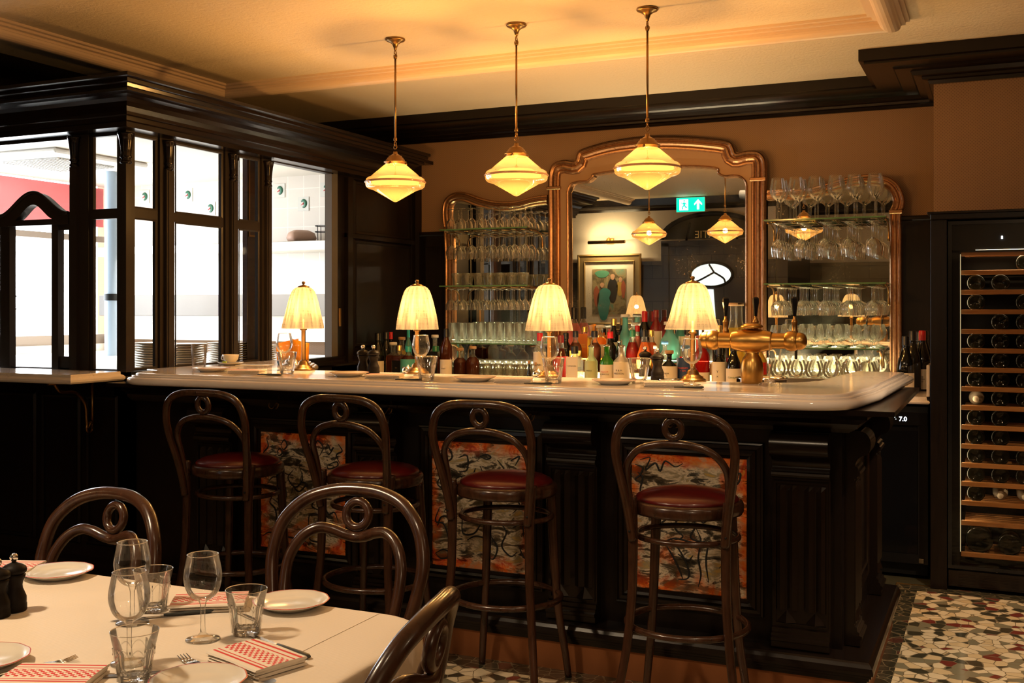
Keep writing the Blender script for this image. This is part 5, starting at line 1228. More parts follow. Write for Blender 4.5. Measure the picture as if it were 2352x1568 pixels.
rows('', gshape('short_tumbler', tumbl+tumbi, 'tumbler', 'glassg', rf=fl), 'tumbler', 'L2', 7, 1, 1.6192, 'short fluted tumbler', 'on the middle left shelf', 'tumblers on the middle left shelf', x0=.08, x1=.08, y0=-.06, jit=.001)
rows('', gshape('coupe_glass', flip(cocktail), 'glass'), 'glass', 'L2', 7, 2, 1.615-RH-.150-.001, 'wide stem glass hanging', 'under the middle left shelf', 'glasses hanging under the middle left shelf', y0=-.10, dy=.11, jit=.002)
rows('', gshape('highball_glass', highb+highi, 'glass', 'glassg', 18), 'glass', 'L3', 9, 2, 1.2162, 'straight highball glass', 'on the lowest left shelf', 'highball glasses on the lowest left shelf', y0=-.055, dy=.085, x0=.04, x1=.04, jit=.001)
SHL['L4'] = (-3.26, .35, ZB); SHL['R4'] = (-.985, .36, ZB+.065)
o = MB().box(-1.36, -.62, 6.44, 6.98, ZB+.0005, ZB+.064, .004).build('glass_tray', M['steel']); tag(o, 'low steel tray under the rounded tumblers below the right mirror wing', 'tray')
rows('', gshape('rocks_glass', tumbl+tumbi, 'tumbler', 'glassg', rf=fl), 'tumbler', 'L4', 8, 3, ZB+.0004, 'rocks glass', 'below the left glass shelves', 'rocks glasses below the left shelves', y0=-.14, dy=.095, jit=.001)
rows('', gshape('large_wine_glass', bigglass, 'wine glass', seg=28), 'wine glass', 'R1', 6, 2, 2.0042, 'large wine glass standing', 'on the top right shelf', 'large wine glasses on the top right shelf', y0=-.11, dy=.115, x0=.07, x1=.07, jit=.003)
rows('', gshape('wine_goblet', [(r*1.12, z*1.12) for r, z in flip(stemglass)], 'wine glass', rf=fl, seg=36), 'wine glass', 'R1', 5, 4, 2.000-RH-.2075-.001, 'wine glass hanging upside down', 'under the top right shelf', 'wine glasses hanging under the top right shelf', x0=.08, x1=.08, y0=-.145, dy=.084, jit=.001)
rows('', gshape('wine_goblet', [(r*1.12, z*.95) for r, z in flip(stemglass)], 'wine glass', rf=fl, seg=36), 'wine glass', 'R2', 5, 4, 1.608-RH-.176-.001, 'wine glass hanging upside down', 'under the middle right shelf', 'wine glasses hanging under the middle right shelf', x0=.08, x1=.08, y0=-.145, dy=.084, jit=.001)
rows('', gshape('brandy_glass', brandy, 'brandy glass', seg=24), 'brandy glass', 'R3', 6, 2, 1.2162, 'round brandy glass', 'on the lowest right shelf', 'brandy glasses on the lowest right shelf', y0=-.05, dy=.10, jit=.002)
rows('', gshape('gin_glass', [(r, z*.95) for r, z in snift], 'glass', 'glassg', 24), 'glass', 'R4', 7, 4, ZB+.0655, 'rounded tumbler', 'below the right glass shelves', 'rounded tumblers below the right shelves', y0=-.34, dy=.12, jit=.002, x1=.06)
cj = None
for i, (px, py) in enumerate(((1933, 850), (1985, 848), (2030, 850))):
    if cj is None:
        cj = thing('glass_carafe', '', 'carafe', (0, 0, 0), group='small carafes on the back counter')
        MB().lathe([(0, .002), (.035, .002), (.047, .012), (.056, .045), (.052, .08), (.036, .12), (.028, .15), (.030, .17), (.036, .185)], 28).build('carafe_body', M['glassg'], cj)
        b = MB(); b.tube(smooth_path([(.034, 0, .17), (.062, 0, .165), (.068, 0, .12), (.050, 0, .075)], 5), .004, 8); b.build('carafe_handle', M['glassg'], cj)
        o = cj
    else: o = dup(cj, (0, 0, 0))
    x, y, _ = onY(px, py, 6.32); o.location = (x, 6.32, ZB+.0004); o.rotation_euler = (0, 0, R(65+5*i))
    o['label'] = 'clear glass carafe on the back counter, %s of three at the right end' % ['leftmost', 'middle', 'rightmost'][i]

# ================================================================ BOTTLES
BP = {'wine': ([(0, 0), (.036, 0), (.038, .004), (.038, .185), (.036, .205), (.024, .232), (.0155, .25), (.0145, .30), (.0155, .302), (.0155, .31), (0, .31)], .31),
      'burg': ([(0, 0), (.038, 0), (.041, .004), (.041, .14), (.036, .18), (.024, .22), (.016, .25), (.0145, .30), (.0155, .302), (.0155, .31), (0, .31)], .31),
      'spirit': ([(0, 0), (.036, 0), (.038, .004), (.038, .15), (.035, .168), (.022, .190), (.0145, .205), (.014, .26), (.0155, .262), (.0155, .27), (0, .27)], .27),
      'squat': ([(0, 0), (.045, 0), (.048, .004), (.048, .10), (.044, .12), (.026, .14), (.015, .152), (.014, .185), (.017, .187), (.017, .195), (0, .195)], .195),
      'cognac': ([(0, 0), (.030, 0), (.042, .006), (.046, .05), (.042, .10), (.028, .15), (.018, .18), (.014, .24), (.016, .242), (.016, .25), (0, .25)], .25),
      'square': ([(0, 0), (.038, 0), (.040, .004), (.040, .13), (.036, .145), (.018, .155), (.0155, .165), (.0155, .20), (.018, .202), (.018, .21), (0, .21)], .21)}
PLACED = [(-3.54+.0, 6.70, .0)]
for o_ in bpy.data.objects:
    if o_.name.startswith(('rocks_glass', 'gin_glass')): PLACED.append((o_.location.x, o_.location.y, .042))
    if o_.name.startswith('glass_carafe'): PLACED.append((o_.location.x, o_.location.y, .06))
def bottle(shape, px, top, y, zb, liq, cap, labm=None, words='', w=1.0, txt=None, txc='black_', tsz=.012, lz=(.12, .55), label='', cat='bottle', caph=.16, group=None, extra=None, name='liquor_bottle', x=None):
    pr, h0 = BP[shape]
    zb += .0006
    ztop = onY(px, top, y)[2] if top else zb+h0
    h = ztop-zb; k = h/h0; kw = w*(1.10 if k > .8 else max(.55, k))
    rr = max(r for r, z in pr)*kw*(1.12 if shape == 'square' else 1.0)
    xq = onY(px, 800, y)[0]; onstep = -2.74 < xq < -1.55
    lo_, hi_ = {'M': (6.62, 6.82), 'B': (6.82, 7.02)}.get('M' if abs(zb-1.045) < .01 else 'B' if abs(zb-1.10) < .01 else '', (6.12, 6.61 if onstep else 6.94))
    best = None                       # slide along the line of sight until the bottle stands free of its neighbours
    for st_ in sorted([i_*.008 for i_ in range(-60, 61)], key=abs):
        y2 = y+st_
        if not (lo_+rr*.8 <= y2 <= hi_-rr*.8) and st_ != 0: continue
        x2 = onY(px, 800, y2)[0]
        pen = sum(max(0, rr+r3+.001-math.hypot(x2-x3, y2-y3)) for x3, y3, r3, in PLACED)
        if x2-rr < XB+.032: pen += XB+.032-(x2-rr)
        if x2+rr > XN-.026: pen += x2+rr-XN+.026
        if best is None or pen < best[0]-1e-6: best = (pen, x2, y2)
        if pen <= 0: break
    pen, x, y = best
    if pen > 0:                       # still crowded: step sideways a little
        for dx in sorted([i_*.004 for i_ in range(-9, 10)], key=abs):
            for st_ in [i_*.01 for i_ in range(-20, 21)]:
                x2, y2 = x+dx, y+st_
                if not (lo_+rr*.8 <= y2 <= hi_-rr*.8): continue
                p2 = sum(max(0, rr+r3+.001-math.hypot(x2-x3, y2-y3)) for x3, y3, r3 in PLACED)+max(0, XB+.032-(x2-rr))+max(0, x2+rr-XN+.026)
                if p2 < pen-1e-6: pen, bx_, by_ = p2, x2, y2
            if pen <= 0: break
        try: x, y = bx_, by_
        except NameError: pass
    if pen > .002: print('CROWDED', label, round(pen, 3))
    PLACED.append((x, y, rr))
    t_ = thing(name, label, cat, (x, y, zb), group=group)
    sq = None
    if shape == 'square': sq = lambda a, z, r: r*min(1.32, 1/max(abs(cos(a)), abs(sin(a)))) if z < .15*k else r
    b = MB(); b.lathe([(r*kw, z*k) for r, z in pr], 32 if shape == 'square' else 24, rf=sq); 
    if liq in ('amber', 'red', 'orange', 'brown', 'pink', 'yellow') and shape != 'wine':
        for fi, f_ in enumerate(b.f):      # clear neck above the liquid level
            if sum(b.v[q_][2] for q_ in f_)/len(f_) > .70*h: b.m[fi] = 1
    b.build('bottle_glass', [LQ[liq] if liq in LQ else M[liq], M['glassg']], t_)
    if cap:
        rc = pr[-2][0]*kw*1.12
        if cap == 'pourer':
            MB().lathe([(0, h-.002), (rc*1.0, h-.002), (rc*1.1, h+.004), (rc*.6, h+.010), (.004, h+.014), (.0035, h+.045), (0, h+.045)], 12).build('pourer', M['steel'], t_)
        elif cap in ('cork', 'whitec', 'bluec'):
            MB().lathe([(0, h-.001), (rc*1.35, h-.001), (rc*1.35, h+.016), (rc*1.2, h+.020), (0, h+.020)], 16).build('stopper', M[cap], t_)
        else:
            hc = h*caph; MB().lathe([(rc*1.02, h-hc), (rc*1.06, h-hc), (rc*1.02, h-hc+.002), (rc, h-.003), (rc*.9, h+.002), (0, h+.002)], 18).build('capsule', M[cap], t_)
    rbody = pr[3][0]*kw if shape != 'cognac' else .046*kw
    if labm:
        z0, z1 = lz[0]*h*.9, lz[1]*h
        if shape == 'square':
            b = MB(); b.box(-rbody*.82, rbody*.82, -rbody-.0012, -rbody-.0004, z0, z1)
        else:
            b = MB(); b.loft([[((rbody+.0008)*sin(R(a)), -(rbody+.0008)*cos(R(a)), z) for a in range(-65, 90, 10)] for z in (z0, z1)], caps=False, closed=False, smooth=True)
        lo = b.build('paper_label', M[labm], t_); 
        # the label faces the room, turned towards the camera side
        if txt:
            n_ = len(txt); zz = (z0+z1)/2+(n_-1)*tsz*.6
            for q_, s_ in enumerate(txt): text('label_lettering', s_, tsz, M[txc if isinstance(txc, str) else txc[q_]], lo, (0, -(rbody+.0022), zz-q_*tsz*1.2), ext=.0002)
    return t_
yF, yM, yB = 6.36, 6.72, 6.93
for m_, c_ in (('bluel', (.03, .06, .16)), ('yell', (.75, .55, .12)), ('orgl', (.75, .22, .04)), ('palegreen', (.50, .55, .28)), ('teall', (.10, .45, .40)), ('redl', (.6, .03, .02)), ('inkred', (.7, .1, .05)), ('inkgreen', (.12, .2, .06))):
    M[m_] = mat(m_+'_label', c_, .5)
B = bottle
# centre, front row
B('wine', 1240, 765, yF, ZB, 'clear', 'redc', 'cream', txt=['MONIN'], tsz=.017, lz=(.1, .62), label='clear syrup bottle with MONIN label left of the third lamp')
B('cognac', 1288, 770, 6.45, ZB, 'brown', 'maroon', 'redl', label='dark brown liqueur bottle with red label and maroon cap right of the third lamp', txt=['LIQUEUR'], txc='cream')
B('square', 1320, 795, yF, ZB, 'clear', 'blackc', 'cream', w=1.05, txt=['Lomancello', '·'], tsz=.0125, lz=(.18, .72), caph=.2, label='clear square bottle with a striped neck and lemon label')
B('spirit', 1358, 796, yF, ZB, 'pale', 'pourer', 'palegreen', txt=['NEEDLE'], tsz=.011, lz=(.1, .62), label='pale green gin bottle with a pourer left of the green rum bottle')
B('spirit', 1394, 795, yF, ZB, 'green', 'pourer', 'cream', txt=['rhum J.M', 'AGRICOLE'], txc=['redl', 'black_'], tsz=.013, lz=(.08, .52), label='green rum bottle with a cream label and pourer', w=1.05)
B('spirit', 1428, 796, yF, ZB, 'tin', 'pourer', 'cream', txt=['R & M', 'MEDSON'], tsz=.016, lz=(.08, .60), w=1.25, label='silver bottle with an arched white label and pourer')
B('squat', 1537, 812, yF, ZB, 'dark', 'cork', 'cream', txt=['type', '*'], txc=['black_', 'inkgreen'], tsz=.016, lz=(.1, .62), label='squat dark bottle with a leaf label and cork left of the fourth lamp')
B('squat', 1574, 800, 6.42, ZB, 'clear', 'bluec', 'bluel', txt=['TRANSATL', '+ GIN'], txc='inkred', tsz=.014, lz=(.15, .75), label='clear gin bottle with a navy and red label behind the fourth lamp stem')
B('wine', 1612, 775, yF, ZB, 'red', 'maroon', 'cream', txt=['PRUNIER', 'X.O'], txc='inkred', tsz=.013, lz=(.08, .30), w=1.15, label='dark red bottle with a low cream label right of the fourth lamp')
B('spirit', 1652, 800, yF, ZB, 'dark', 'blackc', 'cream', txt=['Y', 'x'], tsz=.022, lz=(.05, .66), w=1.1, label='dark bottle with a large ink-brushed cream label left of the tap column')
B('burg', 1685, 790, yF, ZB, 'dark', 'blackc', 'cream', txt=['Génépi'], txc='inkgreen', tsz=.016, lz=(.05, .45), label='dark sloping bottle with a pale green flower label by the tap column')
t_ = B('wine', 1660, 780, 6.62, ZB, 'red', 'blackc', 'redl', txt=['PICON'], txc='yell', tsz=.02, lz=(.35, .62), label='red aperitif bottle with yellow lettering partly behind the tap')
t_ = B('wine', 1745, 790, 6.60, ZB, 'yellow', 'blackc', 'redl', txt=['BONNET'], txc='cream', tsz=.016, lz=(.35, .6), label='yellow bottle with a red and white label behind the tap column')
B('spirit', 1700, 775, 6.80, ZB, 'yellow', 'gold', None, label='yellow liqueur bottle behind the tap body')
# centre, middle row (first step)
B('spirit', 1322, 760, yM, 1.045, 'brown', 'blackc', 'yell', txt=['ORANGE'], tsz=.010, label='amber bottle with a black cap beside the orange box', lz=(.1, .5))
B('spirit', 1366, 760, yM, 1.045, 'brown', 'blackc', None, label='brown spirit bottle with a tall black cap')
B('spirit', 1402, 762, yM, 1.045, 'dark', 'redc', None, label='dark bottle with a red capsule behind the green rum bottle')
B('spirit', 1422, 785, 6.66, 1.045, 'dark', 'pourer', None, label='small dark bottle with pourer and red band')
B('burg', 1453, 758, yM, 1.045, 'red', 'greenc', 'cream', lz=(.05, .2), label='dark red bottle with a green capsule beside the red liqueur flask')
B('cognac', 1480, 758, yM, 1.045, 'orange', 'blackc', 'yell', lz=(.1, .3), label='bright orange-red bottle with a black capsule')
B('spirit', 1496, 758, 6.76, 1.045, 'orange', 'gold', None, label='orange bottle with a gold and black neck')
B('spirit', 1505, 800, 6.68, 1.045, 'amber', 'whitec', None, label='small amber bottle with a white cap behind the pepper mill')
B('squat', 1527, 790, 6.66, 1.045, 'clear', 'bluec', None, label='clear bottle with a blue wax stopper', w=.8)
B('spirit', 1300, 765, 6.70, 1.045, 'dark', 'blackc', None, label='black bottle right of the maroon-capped one')
# centre, back row by the mirror
B('spirit', 1319, 706, yB, 1.10, 'pink', 'blackc', None, label='pink gin bottle with a long black cap next to the third lamp', w=1.1, caph=.22)
B('square', 1343, 750, yB, 1.10, 'yellow', 'gold', 'orgl', txt=['GRAND', 'MARNIER'], txc='yell', tsz=.012, lz=(.1, .8), label='orange and gold boxed bottle behind the amber bottle')
B('squat', 1371, 752, yB, 1.10, 'amber', 'whitec', 'cream', w=1.05, lz=(.1, .5), label='round amber bottle with a clear glass stopper')
B('spirit', 1410, 732, yB, 1.10, 'dark', 'gold', 'cream', lz=(.1, .45), label='dark bottle with a gold and white capsule by the mirror')
B('cognac', 1436, 728, yB, 1.10, 'aqua', 'whitec', None, w=1.15, label='pale aqua flask with a glass stopper by the mirror')
B('spirit', 1446, 748, 6.86, 1.10, 'clear', 'whitec', 'cream', lz=(.1, .5), label='slim clear bottle with a white cap before the aqua flask')
B('cognac', 1464, 748, 6.86, 1.10, 'pink', 'redc', None, label='pink round flask with a red stopper', w=.8)
B('wine', 1472, 715, yB, 1.10, 'dark', 'redc', None, label='tall dark bottle with a bright red capsule', caph=.28)
B('wine', 1507, 712, yB, 1.10, 'red', 'maroon', 'cream', lz=(.2, .6), label='tall red vermouth bottle with a maroon capsule', caph=.14)
B('burg', 1538, 745, yB, 1.10, 'aqua', 'whitec', None, w=1.5, label='pale green ribbed bottle beside the fourth lamp shade')
B('squat', 1570, 757, yB, 1.10, 'red', 'blackc', 'cream', lz=(.2, .8), w=1.1, label='dark red jar-like bottle under the fourth lamp shade')
B('burg', 1684, 702, yB, ZB, 'yellow', 'cork', None, label='tall yellow corked bottle left of the tap levers', w=1.2)
B('wine', 1652, 745, yB, ZB, 'dark', 'gold', None, label='dark bottle with gold cap behind the left tap lever')
B('cognac', 1215, 835, 6.30, ZB, 'dark', 'cork', None, w=.62, label='tiny dark bottle standing left of the syrup bottle', name='bitters_bottle')
B('squat', 1230, 838, 6.34, ZB, 'amber', 'cork', None, w=.5, label='tiny amber bottle between the dark one and the syrup bottle', name='bitters_bottle')
# left group between the booth and the left wing
B('burg', 868, 765, 6.34, ZB, 'dark', 'blackc', 'cream', txt=['CALVADOS'], tsz=.011, lz=(.05, .38), w=1.1, label='dark calvados bottle with a white label behind the pair of mills')
B('burg', 887, 762, 6.50, ZB, 'dark', 'blackc', None, label='dark bottle standing behind the calvados bottle')
B('square', 903, 792, 6.34, ZB, 'brown', 'whitec', None, w=.9, label='brown decanter-like bottle, the left one of the amber pair')
B('square', 917, 793, 6.30, ZB, 'brown', 'gold', 'blackc', w=.9, txt=['XO'], txc='gold', label='brown square bottle with a dark label, the right one of the amber pair')
B('spirit', 898, 762, 6.62, ZB, 'dark', 'redc', None, w=.7, label='slim bottle with a red wax cap in the left bottle group')
B('spirit', 923, 780, 6.58, ZB, 'yellow', 'cork', None, label='yellow bottle with a glass neck in the left bottle group')
B('squat', 938, 795, 6.30, ZB, 'brown', 'teal', 'teall', txt=['HSE'], txc='inkred', tsz=.018, lz=(.12, .62), label='rum bottle with a teal cap and teal label left of the second lamp')
B('wine', 938, 758, 6.62, ZB, 'aqua', 'teal', None, w=.6, label='slim bottle with pale green paper strip behind the rum bottle')
B('square', 957, 800, 6.34, ZB, 'brown', 'blackc', 'orgl', label='brown bottle with an orange label behind the second lamp stem')
B('spirit', 999, 775, 6.55, ZB, 'clear', 'whitec', None, label='clear bottle with a white cap right of the second lamp')
B('square', 1001, 795, 6.34, ZB, 'brown', 'greenc', 'blackc', w=1.0, lz=(.02, .85), label='dark patterned tin bottle right of the second wine glass')
B('wine', 1025, 755, 6.34, ZB, 'brown', 'blackc', 'cream', txt=['V.S.O.P'], tsz=.010, lz=(.05, .40), label='tall brown brandy bottle with a buffalo label before the left mirror frame')
B('squat', 1057, 805, 6.60, ZB, 'brown', 'cork', None, label='round brown bottle among the rocks glasses', w=.9)
B('squat', 1086, 800, 6.66, ZB, 'brown', 'cork', None, label='round brown bottle with tall cork right of the other among the glasses', w=.9)
# wine bottles on the right of the back counter
for i, (px, top, y, cap, lb) in enumerate(((2080, 772, 6.32, 'blackc', 'cream'), (2096, 760, 6.52, 'blackc', None), (2112, 762, 6.78, 'blackc', 'cream'), (2124, 762, 6.30, 'redc', 'cream'), (2136, 762, 6.56, 'blackc', None))):
    B('burg', px, top, y, ZB, 'dark', cap, lb, txt=[['Cuvée', 'du', 'Terroir'], None, None, ['MIS', 'ALPHA', '2021'], None][i] if lb else None, tsz=.011, lz=(.03, .36), name='wine_bottle', group='wine bottles at the right end of the back counter',
      label='wine bottle on the right end of the back counter, ' + ['front left', 'behind the front left one', 'against the wall', 'with a red capsule', 'behind the red-capped one'][i])

# ================================================================ FRIDGES
x0, x1 = -.66, -.335
t_ = thing('undercounter_fridge', 'black glass-door fridge under the right end of the back counter', 'fridge', ((x0+x1)/2-.0, 6.13, 0))
hw = .30; t_.location = (x1-hw+.0, 6.13, 0)
MB().box(-hw, hw, .03, .55, .02, .93, .003).build('body', M['blackrub'], t_)
d = MB(); d.sweep([(-hw, .0, .09), (hw, .0, .09), (hw, .0, .90), (-hw, .0, .90)], [(0, 0), (0, .012), (-.05, .012), (-.05, 0)], n=(0, -1, 0), closed=True); d.box(-hw, hw, .0, .028, .09, .90); dr = d.build('door', M['blackplastic'], t_)
MB().box(-hw+.05, hw-.05, -.003, 0, .14, .80, .001).build('door_glass', mat('black_mirror_glass', (.004, .004, .005), .06), dr)
MB().box(-hw+.002, hw-.002, -.014, -.012, .83, .895, .001).build('control_panel', M['blackplastic'], dr)
em = mat('white_led_digits', (1, 1, 1), .5, emit=(.8, .9, 1), estr=8)
text('led_digits', '7.0', .034, em, dr, (.175, -.0155, .862)); text('led_symbol', '°.', .02, em, dr, (.135, -.0155, .866))
MB().lathe([(0, -.018), (.011, -.018), (.012, -.014), (.012, -.010)], 16, (-.02, 0, .865), axis='y').build('lock', M['blackrub'], dr)
MB().box(hw-.045, hw-.02, -.016, -.011, .095, .12, .001).build('hinge', M['steel'], dr)
# wine cabinet in the breast
ZTp = onY(2155, 487, 5.98)[2]
wc = thing('wine_cabinet', 'tall black wine cabinet with wooden shelves of lying bottles and glass door', 'wine fridge', (.25, 6.0, 0))
X0, X1 = -.27, .62
def inw(mb, name, m, par=None, label=None):
    o = mb.build(name, m, par or wc); 
    if not par: o.location = (-.25, -6.0, 0)
    if label: o['label'] = label
    return o
b = MB(); b.box(X0-.045, X0+.035, 5.98, YB, 0, ZTp-.04, .002); b.box(X1-.04, X1, 5.98, YB, 0, ZTp-.04, .002); b.box(X0-.045, X1+.02, 5.955, YB, ZTp-.04, ZTp-.01, .004); b.box(X0-.06, X1+.03, 5.94, YB-.001, ZTp-.012, ZTp, .003)
inw(b, 'surround', M['black'])
zt = onY(2200, 560, 6.0)[2]; xs0 = onY(2205, 700, 6.0)[0]
b = MB(); b.box(X0+.04, X1-.045, 6.02, 6.05, ZTp-.20, ZTp-.045, .002); b.box(X0+.04, xs0-.003, 6.0, 6.36, .12, ZTp-.20); b.box(X1-.10, X1-.045, 6.0, 6.36, .12, ZTp-.20); b.box(X0+.04, X1-.045, 6.02, 6.37, .10, .125); b.box(X0+.04, X1-.045, 6.34, 6.37, .12, ZTp-.05)
b.box(X0+.04, X1-.045, 6.0, 6.05, ZTp-.21, ZTp-.20)
inw(b, 'fridge_body', M['blackrub'])
b = MB(); b.box(X0+.04, X1-.045, 5.992, 6.02, .02, .105, .002)
for r_ in range(4):
    for k in range(5): b.box(X0+.09+k*.10, X0+.17+k*.10, 5.988, 5.994, .032+r_*.016, .038+r_*.016)
inw(b, 'ventilation_grille', M['blackm'])
lm = mat('led_strip_glow', (1, .9, .7), .4, emit=(1, .86, .6), estr=9)
inw(MB().box(-.10, .55, 6.015, 6.022, ZTp-.205, ZTp-.198), 'led_strip', lm, label='glowing white LED strip')
inw(MB().box(xs0, xs0+.004, 6.005, 6.012, .20, ZTp-.22), 'side_light', mat('side_light_glow', (1, .9, .7), .4, emit=(.85, .8, .5), estr=.35))
inw(MB().box(.02, .028, 6.012, 6.018, ZTp-.145, ZTp-.13), 'display_light', em)
inw(MB().lathe([(0, 0), (.006, .001), (.008, .006)], 10, (-.0, 5.982, .118), axis='y'), 'door_knob', M['chrome'])
lamp('wine_cabinet_light', 'AREA', (.2, 6.06, ZTp-.22), 2.2, (1, .80, .5), (0, 0, 0), .6, .05)
lamp('wine_cabinet_side_light', 'AREA', (xs0+.01, 6.05, 1.0), 1.6, (1, .80, .5), (0, R(-90), 0), 1.4, .03)
M['shelfwood'] = wood('honey_beech_shelf', (.50, .22, .07), (.62, .30, .11), .4, (3, 30, 30))
ys = [582, 625, 670, 715, 760, 804, 848, 892, 935, 980, 1024, 1067, 1110, 1154, 1200, 1272]
bt = None
for i, py in enumerate(ys):
    z = onY(2230, py, 6.03)[2]
    b = MB(); b.box(xs0+.004, X1-.12, 6.02, 6.04, z-.014, z+.010, .002)
    for k in range(6): b.box(xs0+.02, X1-.13, 6.07+k*.05, 6.085+k*.05, z-.006, z+.002)
    for xx in (xs0+.02, X1-.14): b.box(xx, xx+.02, 6.04, 6.33, z-.010, z-.002)
    inw(b, 'wooden_shelf', M['shelfwood'])
def neckend(mats): 
    pass
bw = MB(); bw.lathe([(0, .012), (.012, .010), (.026, .001), (.035, .001), (.038, .006), (.038, .19), (.030, .22), (.016, .25), (.015, .30), (0, .30)], 24, axis='y')
bwm = bpy.data.meshes.new('x')
cnt = 0; proto = None; bellyM = liquor('lying_bottle_glass', (.010, .011, .006), .85)
neck = None
rnd2 = random.Random(5)
skip = {0: 'nn.', 1: '..b', 2: 'bb.', 3: 'b.b', 4: '.bb', 5: 'bbb', 6: 'bbb', 7: 'bbb', 8: 'nbb', 9: 'bb.', 10: 'bb.', 11: 'bbb', 12: 'bbb', 13: 'bnn', 14: '...', 15: 'bbb'}
on_ = ['top', 'second', 'third', 'fourth', 'fifth', 'sixth', 'seventh', 'eighth', 'ninth', 'tenth', 'eleventh', 'twelfth', 'thirteenth', 'fourteenth', 'fifteenth', 'bottom']
for i, py in enumerate(ys):
    z = onY(2230, py, 6.03)[2]
    for k, ch_ in enumerate(skip[i]):
        if ch_ == '.': continue
        x = xs0+.075+k*.115
        if ch_ == 'b':
            if proto is None: o = proto = bw.build('lying_wine_bottle', bellyM)
            else: o = proto.copy(); COL.objects.link(o)
            s_ = 1.15 if i < 15 else (1.75 if k == 0 else 1.45)
            x = x if i < 15 else xs0+.09+k*.145
            o.scale = (s_, .85, s_); o.location = (x, 6.055, z+.0025+.038*s_)
        else:
            if neck is None: b = MB(); b.lathe([(0, 0), (.014, .001), (.0155, .004), (.0155, .06), (.017, .075), (.035, .10), (.038, .13), (.038, .25), (0, .26)], 20, axis='y'); o = neck = b.build('lying_wine_bottle', [M['cream']])
            else: o = neck.copy(); COL.objects.link(o)
            o.location = (x, 6.055, z+.0025+.038)
        tag(o, 'bottle lying on the %s shelf of the wine cabinet, %s from left%s' % (on_[i], ['first', 'second', 'third'][k], ', neck first' if ch_ == 'n' else ''), 'wine bottle', 'bottles lying in the wine cabinet')
d = MB(); d.sweep([(X0+.04, 5.99, .115), (X1-.045, 5.99, .115), (X1-.045, 5.99, ZTp-.05), (X0+.04, 5.99, ZTp-.05)], [(0, 0), (0, .008), (-.018, .008), (-.018, 0)], n=(0, -1, 0), closed=True)
o = inw(d, 'door', M['blackplastic'])
inw(MB().poly([(X0+.05, 5.985, .12), (X1-.055, 5.985, .12), (X1-.055, 5.985, ZTp-.06), (X0+.05, 5.985, ZTp-.06)]), 'door_glass', M['fridgeglass'])

# ================================================================ SEEN IN THE MIRRORS (on the opposite wall)
YO = .30
def onYm(px, py):   # a point on the opposite wall found through the mirror
    yv = 2*YM-YO; a = ray(px, py+20); t_v = yv/a[1]; return a[0]*t_v, HC+a[2]*t_v
x0, z0 = onYm(1405, 662); x0a, _ = onYm(1333, 662); x1a, _ = onYm(1478, 662); _, za = onYm(1405, 577); _, zb_ = onYm(1405, 752)
pw_, ph_ = abs(x1a-x0a), abs(za-zb_)
t_ = thing('framed_picture', 'large gilt-framed picture of standing figures lit from above, reflected in the mirror', 'picture', (x0, YO+.06, z0), R(180))
hw, hh = pw_/2, ph_/2
b = MB(); b.sweep([(-hw, 0, -hh), (hw, 0, -hh), (hw, 0, hh), (-hw, 0, hh)], [(0, 0), (0, .03), (-.02, .035), (-.03, .02), (-.09, .02), (-.10, .03), (-.11, .02), (-.11, 0)], n=(0, -1, 0), closed=True); b.build('picture_frame', mat('dark_gilt_frame', (.35, .24, .10), .4, .6), t_)
MB().box(-hw+.10, hw-.10, -.010, 0, -hh+.10, hh-.10).build('mount', mat('cream_mount_card', (.72, .66, .55), .7), t_)
pm_ = mat('mixed_painted_ground', (.2, .15, .1), .6); t = NT(pm_)
n1 = t.noise(t.coord((1, 1, 1)), 5, 4, .7, .5); t.to(t.ramp(n1, [(.3, (.04, .03, .03)), (.45, (.15, .12, .06)), (.55, (.35, .28, .15)), (.7, (.10, .30, .24))]), 'Base Color')
pic = MB().box(-hw+.21, hw-.21, -.014, -.010, -hh+.22, hh-.20).build('painting', pm_, t_)
def blob(name, col, x, z, rx, rz_, k=.0155, a0=0):
    m_ = bpy.data.materials.get(name) or mat(name, col, .6)
    b = MB(); b.prism([(x+rx*cos(R(a))*(1+.12*sin(3*R(a)+a0)), -k, z+rz_*sin(R(a))) for a in range(0, 360, 20)], (0, .001, 0)); b.build('painted_figure', m_, pic)
# coordinates mirrored on purpose: the picture is seen through the mirror
blob('teal_coat_paint', (.05, .26, .24), .08, -.16, .09, .22); blob('teal_coat_paint', (.05, .26, .24), .05, -.02, .07, .08, .016)
blob('dark_suit_paint', (.02, .018, .02), -.05, .03, .07, .17); blob('pink_face_paint', (.6, .35, .22), -.05, .21, .03, .04, .0165)
blob('pink_face_paint', (.6, .35, .22), .10, .10, .03, .035, .0165); blob('pink_face_paint', (.6, .35, .22), -.16, .17, .025, .035, .0165)
blob('rust_dress_paint', (.4, .10, .05), .18, -.05, .04, .14); blob('mustard_paint', (.5, .33, .06), -.15, .05, .045, .10); blob('green_ground_paint', (.08, .28, .18), .1, .25, .10, .05)
blob('rust_dress_paint', (.4, .10, .05), -.20, .04, .03, .12, .016)
t_ = thing('picture_light', 'brass tube picture light above the framed picture', 'wall lamp', (x0, YO+.02, za+.17), R(180))
b = MB(); b.tube([(-.26, -.16, 0), (.26, -.16, 0)], .022, 12); b.build('lamp_tube', M['agedbrass'], t_)
b = MB(); b.tube(smooth_path([(0, 0, .02), (0, -.05, .06), (0, -.12, .04), (0, -.16, .01)], 4), .010, 8); b.box(-.05, .05, -.01, 0, -.02, .06, .004); b.build('lamp_arm', M['brass'], t_)
lamp('picture_light_tube', 'AREA', (x0, YO+.19, za+.14), 7, (1, .72, .38), aim((x0, YO+.19, za+.14), (x0, YO, z0+.1)), .5, .04)
